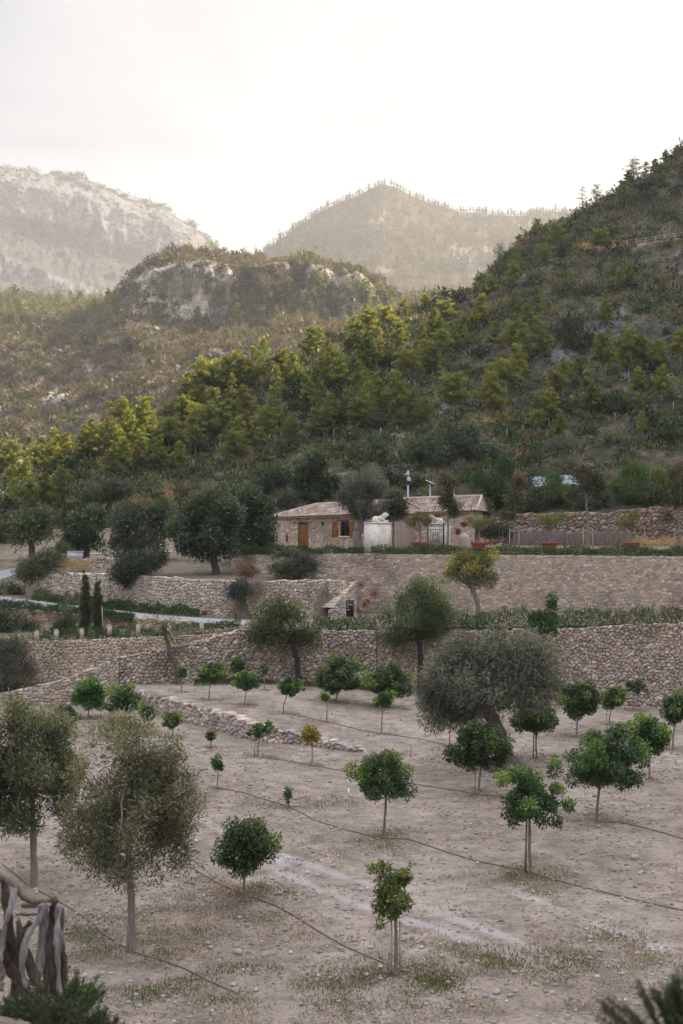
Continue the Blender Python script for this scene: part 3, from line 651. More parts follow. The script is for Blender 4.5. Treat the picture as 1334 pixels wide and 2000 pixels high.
wall('stair_parapet', 'slanting stone parapet rising behind the black sign', 'stair parapet', wp(L), stone=.34, seed=30, thick=1.0, jag=.04, pal=[(.44, .38, .33), (.50, .44, .38), (.36, .33, .31)])
for nm, lb, L in (('hillside_wall', 'little curved rubble wall on the hill right of the orange bank', [(1106, 826, 21, 214), (1135, 817, 21, 213), (1166, 817, 21, 214)]),
                  ('hillside_wall', 'short grey stepped wall high at the right edge behind fence posts', [(1270, 800, 21, 216), (1300, 794, 21, 216), (1322, 792, 21, 217)]),
                  ('hillside_wall', 'low rubble wall at the far left beside the cypress and path', [(102, 1036, 8, 150), (140, 1032, 8, 150), (170, 1026, 8, 151)]),
                  ('hillside_wall', 'tiny dry wall right of the carobs above the stone house', [(752, 868, 18, 199), (790, 862, 18, 199)])):
    pts = [(PX(px, Y), Y, PZ(yt, Y), zg(px, Y) - .6) for px, yt, z_, Y in L]
    pts = [(x, y, max(zt, zb + 1.3), zb) for x, y, zt, zb in pts]
    wall(nm, lb, 'stone wall', pts, stone=.5, seed=hash(lb) % 97 if False else len(lb), res=.12, jag=.2, depth=.12)

# ------------------------------------------------------------------ road strips (sheets just above the terrain)
def strip(name, L, n=60, lift=.03, mat=None):
    A = np.array(L, float); t = np.linspace(0, len(A) - 1, n); V = []
    for i in t:
        px = np.interp(i, range(len(A)), A[:, 0]); Y0 = np.interp(i, range(len(A)), A[:, 1]); Y1 = np.interp(i, range(len(A)), A[:, 2])
        for a in np.linspace(0, 1, 5): Y = Y0 * (1 - a) + Y1 * a; V.append((PX(px, Y), Y, zg(px, Y) + lift))
    nc = 5; i = (np.arange(n - 1)[:, None] * nc + np.arange(nc - 1)[None]).ravel()
    me = mesh_np(name, V, np.stack([i, i + nc, i + nc + 1, i + 1], 1), mat or M_road, None, True); return link(name, me, None, kind='structure')
strip('road', [(px, Yat([(px2, y2 + .5) for px2, y2 in YT0], px), Yat(YRB, px, -.2)) for px in range(-120, 500, 20)], lift=.05)
strip('upper_road', [(px, 123 + (px + 100) * .012, 127.5) for px in range(-100, 40, 10)], lift=.06)
strip('garden_path', [(px, 131.5, 133) for px in range(90, 400, 20)], lift=.05)

# ------------------------------------------------------------------ stone house
def frame_map(x0, y0, x1, y1):
    u = np.array([x1 - x0, y1 - y0]); Lw = np.hypot(*u); u = u / Lw; v = np.array([-u[1], u[0]])   # v points away from the camera
    def M(V):
        V = np.asarray(V, float); o = np.empty_like(V); o[:, 0] = x0 + V[:, 0] * u[0] + V[:, 1] * v[0]; o[:, 1] = y0 + V[:, 0] * u[1] + V[:, 1] * v[1]; o[:, 2] = V[:, 2]; return o
    return M, Lw
def rt(M, mb, name, mat, parent, smooth=False, **tags):
    """map all verts of mb through M then link"""
    mb.V = [M(v) for v in mb.V]; return link(name, mb.mesh(name, mat, smooth), parent, **tags)
def tiles(Lw, x_off, zl, zr, depth, rise, hipL=0, hipR=0, seed=5):
    """barrel tile slope in house coordinates (u along, v deep)"""
    per = .27; nu = int(Lw / per * 6); nv = int(depth / .13)
    u = np.linspace(0, 1, nu)[None, :]; v = np.linspace(0, 1, nv)[:, None]
    U = x_off + u * Lw + 0 * v; lft = hipL * v; rgt = hipR * v; U = x_off + lft + (Lw - lft - rgt) * u
    V_ = -.35 + v * depth + 0 * u; zz = zl + (zr - zl) * u + rise * v
    ph = U / per * 2 * math.pi; row = np.floor(V_ / .39); st = (V_ / .39 - row)
    zz = zz + .055 * np.cos(ph) + .035 * (1 - st) + .03 * (fbm(U / 1.3, V_ / 1.3, seed, 3) - .5) * 2
    idx = _h(np.floor(U / per + .5 * 0), row, seed + 1)
    pal = np.array([(.27, .18, .135), (.34, .25, .195), (.43, .35, .29), (.20, .15, .125), (.30, .23, .18)]); C = pal[(idx * 4.99).astype(int)] * (.85 + .3 * ((idx * 13) % 1))[..., None]
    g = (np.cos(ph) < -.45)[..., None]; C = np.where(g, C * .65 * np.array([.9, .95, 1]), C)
    return np.stack([U, V_, zz], -1), C
def grid_add(mb, G, C):
    R_, Cn = G.shape[:2]; i = (np.arange(R_ - 1)[:, None] * Cn + np.arange(Cn - 1)[None]).ravel()
    mb.add(G.reshape(-1, 3), np.stack([i, i + 1, i + Cn + 1, i + Cn], 1), None, C.reshape(-1, 3))
HP = [(.45, .36, .285), (.52, .43, .35), (.37, .32, .285), (.48, .37, .28), (.56, .48, .40)]
def house(label, A, B, zA, zB, depth, rise, holes, seed, hipL, hipR, ztl, ztr):
    (x0, y0), (x1, y1) = A, B; M, Lw = frame_map(x0, y0, x1, y1); root = empty('stone_house', (0, 0, 0), label, 'house')
    b = MB(); wall_geo(b, [(x0, y0, ztl, zA), (x1, y1, ztr, zB)], stone=.3, seed=seed, pal=HP, thick=.35, jag=0, depth=.035, jw=.12, joint=(.37, .30, .24), holes=holes, res=.06)
    # plain gable returns and back wall
    q = np.array([(0, .35, zA), (0, depth, zA), (Lw, depth, zB), (Lw, .35, zB)]); 
    for a, c_ in ((0, 1), (2, 3), (1, 2)):
        za = ztl if q[a][0] == 0 else ztr; zc = ztl if q[c_][0] == 0 else ztr
        V = M(np.array([(q[a][0], q[a][1], q[a][2]), (q[c_][0], q[c_][1], q[c_][2]), (q[c_][0], q[c_][1], zc), (q[a][0], q[a][1], za)])); b.add(V, [[0, 1, 2, 3]], None, (.45, .37, .3))
    link('wall', b.mesh('wall', M_stone), root)
    b = MB(); G, C = tiles(Lw + .7, -.35, ztl + .08, ztr + .08, depth * .5 + .35, rise, hipL, hipR, seed); grid_add(b, G, C)
    G2, C2 = tiles(Lw + .7, -.35, ztl + .08, ztr + .08, depth * .5 + .35, rise, hipL, hipR, seed + 3); G2[..., 1] = depth - G2[..., 1]; grid_add(b, G2, C2)
    # hips and the ridge
    e = lambda s_, v_: np.array([-.35 + (s_ * (Lw + .7)), v_, (ztl + (ztr - ztl) * s_) + .08])
    rl = e(0, depth / 2) + np.array([hipL, 0, rise]); rr = e(1, depth / 2) + np.array([-hipR, 0, rise])
    b.tube([rl, rr], .12, 8, (.55, .42, .35)); 
    for q in (-.35, depth + .35): b.tube([e(0, q), rl], .10, 8, (.52, .40, .33)); b.tube([e(1, q), rr], .10, 8, (.52, .40, .33))
    b.add(np.array([e(0, -.35), e(0, depth + .35), rl]), None, [[0, 1, 2]], (.5, .38, .31)); b.add(np.array([e(1, -.35), e(1, depth + .35), rr]), None, [[0, 1, 2]], (.5, .38, .31))
    rt(M, b, 'roof', M_roof, root)
    b = MB(); n = int(Lw / .27)
    for i in range(n):   # round tile ends along the eave and the course under them
        u = i * .27; z = ztl + (ztr - ztl) * u / Lw; b.tube([(u, -.40, z + .10), (u, -.28, z + .13)], .075, 6, (.62, .45, .36))
    b.box(0, Lw, -.26, -.002, ztl - .10, ztl + .0, (.50, .33, .24)); V = b.V[-1]; V[:, 2] += np.where(V[:, 0] > 1, ztr - ztl, 0)
    rt(M, b, 'eave', M_roof, root)
    return root, M, Lw
def shutter(b, u0, u1, z0, z1, v0=-.10, v1=-.045):
    b.box(u0, u1, v0, v1, z0, z1)
    for k in range(int((z1 - z0) / .09)): z = z0 + .05 + k * .09; b.box(u0 + .05, u1 - .05, v0 - .025, v0 - .002, z, z + .045)
    b.box(u0, u0 + .05, v0 - .03, v0 - .002, z0, z1); b.box(u1 - .05, u1, v0 - .03, v0 - .002, z0, z1); b.box(u0 + .052, u1 - .052, v0 - .032, v0 - .002, (z0 + z1) / 2 - .04, (z0 + z1) / 2 + .04)
def window(root, M, u0, u1, z0, z1, sl=None, sr=None):
    b = MB(); 
    for a in (u0, u1 - .07): b.box(a, a + .07, .12, .2, z0, z1)
    for z in (z0, z1 - .07): b.box(u0 + .072, u1 - .072, .12, .2, z, z + .07)
    b.box((u0 + u1) / 2 - .03, (u0 + u1) / 2 + .03, .122, .198, z0 + .07, z1 - .07)
    f = rt(M, b, 'window', M_wood, root)
    b = MB(); b.box(u0 + .07, u1 - .07, .155, .165, z0 + .07, z1 - .07); rt(M, b, 'pane', M_dark, f)
    b = MB()
    for k in range(1, 5): u = u0 + (u1 - u0) * k / 5; b.tube([(u, .02, z0), (u, .02, z1)], .014, 5)
    b.tube([(u0, .02, (z0 + z1) / 2), (u1, .02, (z0 + z1) / 2)], .014, 5); rt(M, b, 'window_bars', M_iron, f)
    b = MB(); b.box(u0 - .1, u1 + .1, -.12, .1, z0 - .12, z0 - .01); rt(M, b, 'sill', M_lime, f)
    for s_ in (sl, sr):
        if s_: b = MB(); shutter(b, s_[0], s_[1], z0 - .02, z1 + .02); rt(M, b, 'shutter', M_wood, root)
    b = MB(); b.box(u0 - .35, u1 + .35, -.045, .1, z1 + .01, z1 + .17); rt(M, b, 'lintel', M_beam, root)
# left wing
A = (PX(530, 128), 128.0); B = (PX(748, 121.5), 121.5)
M1, L1 = frame_map(*A, *B)
def u_of(px, A, B):
    t = (px - CX) / F; (x0, y0), (x1, y1) = A, B; s_ = (t * y0 - x0) / ((x1 - x0) - t * (y1 - y0)); return s_ * math.hypot(x1 - x0, y1 - y0), y0 + s_ * (y1 - y0)
ud0, Yd = u_of(582, A, B); ud1, _ = u_of(603, A, B); uw0, Yw = u_of(664.5, A, B); uw1, _ = u_of(682, A, B)
s0, _ = u_of(650, A, B); s1, _ = u_of(661, A, B); s2, _ = u_of(683.5, A, B); s3, _ = u_of(693, A, B)
zd0, zd1 = 9.75, PZ(1023, Yd); zw0, zw1 = PZ(1047.5, Yw), PZ(1018.5, Yw)
root, M1, L1 = house('long low stone house with tiled roof and orange-brown door left of the olive', A, B, 9.6, 9.5, 7.0, 1.2,
                     [(ud0, ud1, 9, zd1), (uw0, uw1, zw0, zw1)], 61, 2.7, .3, 12.38, 12.68)
window(root, M1, uw0, uw1, zw0, zw1, (s0, s1), (s2, s3))
b = MB(); shutter(b, ud0 + .01, (ud0 + ud1) / 2 - .01, zd0, zd1, .04, .09); shutter(b, (ud0 + ud1) / 2 + .01, ud1 - .01, zd0, zd1, .04, .09); rt(M1, b, 'door', M_wood, root)
b = MB(); b.box(ud0 - .4, ud1 + .3, -.045, .12, zd1 + .01, zd1 + .2); rt(M1, b, 'lintel', M_beam, root)
for px in (561, 541): b = MB(); u, Yq = u_of(px, A, B); b.box(u - .09, u + .09, -.05, .1, PZ(1058, Yq), PZ(1040, Yq)); rt(M1, b, 'slit_opening', M_dark, root)
b = MB(); u, Yq = u_of(631, A, B); b.ell((u, -.08, PZ(1022, Yq)), (.12, .1, .15)); rt(M1, b, 'wall_lamp', M_iron, root, True)
# right wing
A2 = (PX(786, 126), 126.0); B2 = (PX(925, 124.5), 124.5)
g0, Yg = u_of(836, A2, B2); g1, _ = u_of(843.5, A2, B2); g1 += .35
a0, _ = u_of(829, A2, B2); a1, _ = u_of(835.3, A2, B2); b0, _ = u_of(854, A2, B2); b1, _ = u_of(862, A2, B2)
root2, M2, L2 = house('smaller stone house wing with tiled roof behind the iron gate', A2, B2, 9.5, 9.5, 6.5, 1.35, [(g0, g1, PZ(1027, Yg), PZ(1010, Yg))], 65, -.1, .1, 12.75, 12.95)
window(root2, M2, g0, g1, PZ(1027, Yg), PZ(1010, Yg), (a0, a1), (b0, b1))
s0, _ = u_of(806, A2, B2); s1, _ = u_of(813, A2, B2); b = MB(); shutter(b, s0, s1, PZ(1027, 124), PZ(1009, 124)); rt(M2, b, 'shutter', M_wood, root2)
b = MB(); u, _ = u_of(866, A2, B2); b.box(u - .45, u + .45, 2.6, 3.5, 13.0, 15.1, (.55, .46, .38)); b.box(u - .55, u + .55, 2.5, 3.6, 15.1, 15.25, (.5, .42, .35)); rt(M2, b, 'chimney', M_stone, root2)
# brown gate between the wings
gt = empty('wooden_gate', (PX(774, 124), 124, 9.7), 'tall brown wooden gate between the two house wings', 'gate')
b = MB(); b.box(-.30, .30, -.05, .05, 0, 2.6); link('gate_panel', b.mesh('gate_panel', plain('brown_gate_paint', (.16, .05, .025), .6)), gt)
b = MB(); b.box(-.38, -.305, -.08, .08, 0, 2.7); b.box(.305, .38, -.08, .08, 0, 2.7); link('gate_post', b.mesh('gate_post', M_beam), gt)
# limestone gate piers with lions
def pier(name, label, x, y, z0, w_, d_, h_, rz):
    o = empty(name, (x, y, z0), label, 'gate pillar', 'limestone gate pillars', rz)
    b = MB(); b.box(-w_ / 2, w_ / 2, -d_ / 2, d_ / 2, -.3, h_ - .12); link('pillar_block', b.mesh('pillar_block', M_lime), o)
    b = MB(); b.box(-w_ / 2 - .03, w_ / 2 + .03, -d_ / 2 - .03, d_ / 2 + .03, h_ - .12, h_); link('cap', b.mesh('cap', M_lime), o)
def lion(label, loc, rz, k):
    b = MB(); c = (1, 1, 1)
    b.box(-.78, .82, -.26, .26, 0, .07)
    b.tube([(-.72, 0, .26), (-.5, 0, .33), (-.1, 0, .34), (.25, 0, .42), (.42, 0, .55)], [.14, .25, .21, .25, .19], 12)
    b.tube([(.25, 0, .45), (.45, 0, .64), (.60, 0, .72)], [.24, .25, .2], 12); b.ell((.60, 0, .70), (.2, .18, .19)); b.ell((.77, 0, .65), (.11, .1, .09))
    for s_ in (-1, 1):
        b.ell((-.46, s_ * .2, .24), (.26, .11, .2)); b.tube([(-.45, s_ * .22, .12), (-.15, s_ * .24, .1), (.02, s_ * .24, .1)], [.09, .07, .06], 8)
        b.tube([(.32, s_ * .17, .3), (.4, s_ * .19, .13), (.78, s_ * .19, .11)], [.12, .08, .07], 8); b.ell((.52, s_ * .15, .87), (.05, .04, .06), seg=8, ring=6)
    b.tube([(-.8, .02, .2), (-.86, .2, .14), (-.6, .34, .12)], [.05, .035, .05], 6)
    link('lion_statue', b.mesh('lion_statue', M_lime, True), None, loc, rz, k, label=label, category='statue', group='lion statues on the gate pillars')
pier('gate_pillar', 'large pale limestone gate pillar at the wall edge beside the olive', PX(738, 113.9), 113.9, 9.35, 1.65, 1.9, PZ(1020, 113) - 9.35, -.35)
lion('reclining stone lion on the large left pillar beside the olive', (PX(742, 113.9), 113.9, PZ(1020, 113) + .01), 0.1, .85)
pier('gate_pillar', 'pale limestone pillar behind the black iron gate leaf', PX(858, 122), 122, 9.5, 1.9, 1.2, PZ(1022, 122) - 9.5, 0)
lion('stone lion on the right pillar above the iron gate', (PX(852, 122), 122, PZ(1022, 122) + .01), math.pi, .8)
# iron gate leaf
ig = empty('iron_gate', (PX(851, 120.8), 120.8, 9.7), 'black wrought iron gate leaf with scroll medallion before the pillar', 'gate')
b = MB(); W_, H_ = .62, 1.95
for k in range(9): x = -W_ + k * W_ * 2 / 8; b.tube([(x, 0, .1), (x, 0, H_ + (.06 if k % 2 else .14))], .018, 5)
link('bars', b.mesh('bars', M_iron), ig)
b = MB()
for z in (.1, .35, 1.65, H_): b.tube([(-W_, 0, z), (W_, 0, z)], .025, 5)
for x in (-W_ - .04, W_ + .06): b.tube([(x, 0, 0), (x, 0, H_ + .2)], .05, 8); b.ell((x, 0, H_ + .26), (.06, .06, .07), seg=8, ring=6)
link('gate_frame', b.mesh('gate_frame', M_iron), ig)
b = MB()
for rr_, rz_ in ((.16, .30), (.26, .42)):
    b.tube([(rr_ * math.cos(t), -.03, 1.0 + rz_ * math.sin(t)) for t in np.linspace(0, 6.283, 20)], .018, 5, cap=False)
for s_ in (-1, 1):
    for q in (-1, 1): b.tube([(s_ * .2, -.03, 1.0 + q * .32), (s_ * .4, -.03, 1.0 + q * .5), (s_ * .55, -.03, 1.0 + q * .62)], .02, 5)
link('scrollwork', b.mesh('scrollwork', M_iron), ig)
# stone stub post with conical top beside the red creeper
o = empty('stone_post', (PX(907, 123), 123, 9.5), 'squat round stone post with domed top beside the red bush', 'stone post')
b = MB(); b.lathe([(.5, -.2), (.48, 1.0), (.42, 1.25), (.2, 1.5), (.02, 1.58)], seg=16, c=(.5, .42, .35)); link('shaft', b.mesh('shaft', M_stone, True), o)
# camera pole and solar panel
o = empty('camera_pole', (PX(797, 134), 134, 10.5), 'grey pole with white security cameras above the tiled roof', 'camera pole')
b = MB(); b.tube([(0, 0, 0), (0, 0, PZ(926, 134) - 10.5)], .09, 10); link('pole', b.mesh('pole', plain('galvanised', (.42, .46, .50), .5, .3)), o)
zt_ = PZ(926, 134) - 10.5
b = MB(); b.box(-.1, .1, -.32, -.1, zt_ - .05, zt_ + .12); b.box(-.26, -.1, -.1, .1, zt_ - .1, zt_ + .06); b.ell((0, 0, zt_ + .22), (.09, .09, .12)); link('security_camera', b.mesh('security_camera', M_white), o)
b = MB(); b.tube([(.1, -.12, zt_ - .5), (.1, -.12, zt_ - .32)], .14, 10); b.ell((.1, -.12, zt_ - .58), (.13, .13, .12)); link('dome_camera', b.mesh('dome_camera', M_white, True), o)
b = MB(); b.box(-.04, .04, -.12, .02, zt_ - .95, zt_ - .2); b.box(-.14, .14, -.22, -.1, zt_ - 1.0, zt_ - .62); link('junction_box', b.mesh('junction_box', M_iron), o)
o = empty('solar_panel', (PX(840, 136), 136, 10.5), 'small tilted solar panel on a thin pole behind the roof', 'solar panel')
z_ = PZ(944, 136) - 10.5; b = MB(); b.tube([(0, 0, 0), (0, 0, z_)], .06, 8); link('pole', b.mesh('pole', plain('galvanised_thin', (.5, .54, .56), .5, .2)), o)
b = MB(); b.add([(-.42, -.4, z_ + .28), (.42, -.4, z_ - .05), (.42, .4, z_ + .05), (-.42, .4, z_ + .38), (-.42, -.4, z_ + .24), (.42, -.4, z_ - .09), (.42, .4, z_ + .01), (-.42, .4, z_ + .34)],
                [[0, 1, 2, 3], [4, 7, 6, 5], [0, 4, 5, 1], [1, 5, 6, 2], [2, 6, 7, 3], [3, 7, 4, 0]]); link('panel', b.mesh('panel', plain('panel_glass', (.55, .63, .68), .15, .2)), o)
# pale sheet roof between the pines
o = empty('sheet_roof_shed', (PX(1085, 156), 156, 12.5), 'low shed with pale blue-white sheet roof between the pines', 'shed')
x0, x1 = PX(1040, 156) - PX(1085, 156), PX(1128, 156) - PX(1085, 156); zt_ = PZ(938, 156) - 12.5
b = MB(); n = 60; xs = np.linspace(x0, x1, n); G = np.stack([np.stack([xs, np.full(n, v), zt_ - .75 + (v + 1.5) / 3.3 * 1.15 + .03 * np.cos(np.arange(n) * 1.6) + (xs - x0) * .06], -1) for v in (-1.5, 0, 1.8)])
grid_add(b, G, np.ones((3, n, 3))); link('roof', b.mesh('roof', plain('sheet_metal', (.22, .25, .28), .85)), o)
b = MB(); b.box(x0 + .1, x1 - .1, -1.3, 1.7, -1, zt_ - .85, (.3, .26, .22)); link('wall', b.mesh('wall', M_stone), o)
# black sign with small white lettering marks (illegible at this size in the photograph)
o = empty('direction_sign', (PX(683.5, 106.6), 106.6, 4.85), 'black upright sign panel with small white writing by the stairs', 'sign')
b = MB(); h = PZ(1172, 106.6) - 4.85; b.box(-.29, .29, -.06, .06, 0, h); link('panel', b.mesh('panel', M_black), o)
b = MB(); r = rng(3)
def glyphs(z, x0_, n_):
    x = x0_
    for k in range(n_):
        b.box(x, x + .012, -.068, -.0605, z - .035, z + .035); b.box(x + .0125, x + .032, -.067, -.0605, z + (.02 if r.random() < .5 else -.035), z + (.035 if r.random() < .5 else -.02) + .016); x += .046
glyphs(h - .36, -.21, 9)
link('lettering', b.mesh('lettering', M_white), o); b = MB(); glyphs(h - .72, -.21, 5); link('lettering', b.mesh('lettering', M_white), o)
for T_ in ([(-.20, h - .22), (-.12, h - .22), (-.16, h - .14)], [(-.20, h - .56), (-.12, h - .52), (-.20, h - .48)]):
    b = MB(); b.add([(x_, -.066, z_) for x_, z_ in T_] + [(x_, -.0601, z_) for x_, z_ in T_], [[0, 3, 4, 1], [1, 4, 5, 2], [2, 5, 3, 0]], [[0, 1, 2], [3, 5, 4]]); link('arrow', b.mesh('arrow', M_white), o)

# ------------------------------------------------------------------ hedges and trailing rosemary
HG = [(.030, .062, .020), (.048, .092, .028), (.075, .128, .040)]
def hedge(name, label, cat, path, h, d, dens, droop=0, L=.17, W=.05, pal=HG, seed=1, lumpy=.55, group=None, kind=None, mat=None, up=.7):
    """path: (x, y, z) list on its root line; leaves fill an uneven mound along it"""
    r = rng(seed); A = np.array(path, float); s = np.concatenate([[0], np.cumsum(np.linalg.norm(np.diff(A, axis=0), axis=1))]); n = int(s[-1] * dens * 1.5)
    t = r.random(n) * s[-1]; c = np.stack([np.interp(t, s, A[:, k]) for k in range(3)], 1)
    hh = h * (1 - lumpy + lumpy * 2 * fbm(t / 1.1, t * 0, seed, 3)); a = r.random(n) * math.pi; q = r.random(n) ** .4
    c[:, 1] += -np.cos(a) * d * q; c[:, 2] += np.sin(a) * hh * q * (1 + .5 * (r.random(n) < .06)); gap = fbm(t / .9, t * 0, seed + 31, 2) < .24; c[gap, 2] -= hh[gap] * .45
    if droop:
        k = r.random(n) < .35; dl = droop * r.random(n) ** 1.6 * np.clip(vn(t / .55, t * 0, seed + 5) * 2.1 - .55, .05, 1.4); c[k, 1] = np.interp(t, s, A[:, 1])[k] - .32 - .12 * r.random(k.sum()); c[k, 2] = np.interp(t, s, A[:, 2])[k] + .15 - dl[k]
    ax = unit(r.normal(size=(n, 3)) * .55 + np.stack([0 * a, -np.cos(a) * .6, np.sin(a) * .4 + up], 1)); 
    if droop: ax[k, 2] -= 1.2; ax = unit(ax)
    V, Q = leafs(c, ax, unit(r.normal(size=(n, 3)) + np.array([0, -.5, .5])), L * (.6 + .8 * r.random(n)), W * (.7 + .6 * r.random(n)))
    pal = np.array(pal); i = (np.clip(vn(t / .7, c[:, 2] * 3, seed + 2) * .6 + r.random(n) * .5, 0, .99) * len(pal)).astype(int); C = np.repeat(pal[i] * (.8 + .4 * r.random((n, 1))), 4, 0)
    me = mesh_np(name, V, Q, mat or M_hedge, C); return link(name, me, None, label=label, category=cat, group=group, kind=kind)
Z2 = 9.38
hedge('rosemary_hedge', 'trailing rosemary hedge on the wall edge before the long stone house', 'hedge', [(PX(px, Y), Y, Z2) for px, Y in ((452, 118.5), (500, 114), (560, 113.4), (640, 113.1), (711, 113))], .58, .55, 560, .5, seed=51)
hedge('rosemary_hedge', 'rosemary hedge from the big pillar to the right edge, below the pots', 'hedge', [(PX(px, 112.9), 112.9, Z2) for px in (724, 900, 1100, 1334, 1500)], .55, .6, 560, 1.0, seed=52)
def zw1(px): return float(ip(px, [(475, 4.75), (700, 4.68), (900, 4.85), (1100, 5.0), (1334, 5.4), (1500, 5.5)]))
hedge('rosemary_hedge', 'rosemary hedge at the foot of the black sign and parapet', 'hedge', [(PX(px, Yat(YW1, px, .8)), Yat(YW1, px, .8), zw1(px)) for px in (612, 640, 690, 735)], .95, .8, 600, .35, seed=53)
hedge('rosemary_hedge', 'thick rosemary hedge on the rubble wall beneath the yellowing tree', 'hedge', [(PX(px, Yat(YW1, px, .8)), Yat(YW1, px, .8), zw1(px)) for px in (860, 900, 960, 1030)], 1.15, .8, 650, .5, seed=54)
hedge('rosemary_hedge', 'dark rosemary hedge on the rubble wall reaching the right edge', 'hedge', [(PX(px, Yat(YW1, px, .8)), Yat(YW1, px, .8), zw1(px)) for px in (1085, 1150, 1250, 1334, 1480)], 1.0, .8, 650, .6, seed=55)
hedge('trailing_rosemary', 'dark trailing rosemary along the honey stone wall top, under the cypresses', 'hedge', [(PX(px, 97), 97, z) for px, z in ((60, 3.95), (150, 4.1), (230, 4.15), (330, 4.3))], .55, .6, 380, .7, seed=56)
hedge('trailing_rosemary', 'dark trailing rosemary between road end and honey wall', 'hedge', [(PX(px, 97.2), 97.2, z) for px, z in ((335, 4.35), (400, 4.55), (470, 4.85))], .5, .6, 380, .9, seed=57)
hedge('trailing_rosemary', 'dark trailing plants hanging over the road edge wall', 'hedge', [(PX(px, Yat(YT0, px)), Yat(YT0, px), z) for px, z in ((-60, 5.7), (0, 5.5), (80, 5.35), (150, 5.2), (230, 5.0), (262, 4.95))], .42, .5, 420, 1.5, seed=58)
hedge('trailing_rosemary', 'sparse trailing plant on the road edge wall right of the cypresses', 'hedge', [(PX(px, Yat(YT0, px)), Yat(YT0, px), z) for px, z in ((196, 5.05), (250, 4.95), (262, 4.92))], .3, .4, 300, .9, seed=59)
hedge('rosemary_border', 'low dark planting at the foot of the curving wall, left end', 'hedge', [(PX(px, Y), Y, z) for px, Y, z in ((66, 116, 5.6), (110, 114, 5.5), (160, 112.7, 5.35))], .9, 1.0, 420, 0, seed=60)
hedge('rosemary_border', 'low dark planting between the wall and the road, right of the cypresses', 'hedge', [(PX(px, Y), Y, z) for px, Y, z in ((165, 112.7, 5.35), (230, 110.5, 5.15), (300, 108.5, 5.0), (390, 106.4, 4.85))], .65, .7, 420, 0, seed=61)
hedge('dry_grass', None, None, [(PX(px, 137.5), 137.5, 9.7) for px in (1140, 1240, 1334, 1480)], .6, 1.0, 300, 0, L=.35, W=.03, pal=[(.42, .33, .18), (.55, .45, .27)], seed=62, kind='stuff', up=1.6)
hedge('dry_grass', None, None, [(PX(px, 118.6), 118.6, 8.05) for px in (118, 175)], .75, .7, 300, 0, L=.35, W=.03, pal=[(.38, .28, .15), (.48, .37, .22)], seed=63, kind='stuff', up=1.6)
hedge('lavender_border', 'greyish lavender border in front of the dark boulder wall', 'lavender', [(PX(px, 136), 136, 9.7) for px in (1010, 1060, 1120, 1230)], 1.1, .9, 330, 0, L=.4, W=.035, pal=[(.20, .17, .21), (.27, .24, .27), (.16, .17, .14)], seed=64, up=1.6)
hedge('grass_strip', None, None, [(PX(px, Yat(YW1, px, -1.1)), Yat(YW1, px, -1.1), z) for px, z in ((380, 1.35), (500, 1.35), (620, 1.15), (740, .8))], .25, .9, 500, 0, L=.16, W=.03, pal=[(.06, .09, .02), (.10, .13, .035)], seed=65, kind='stuff', up=1.4)

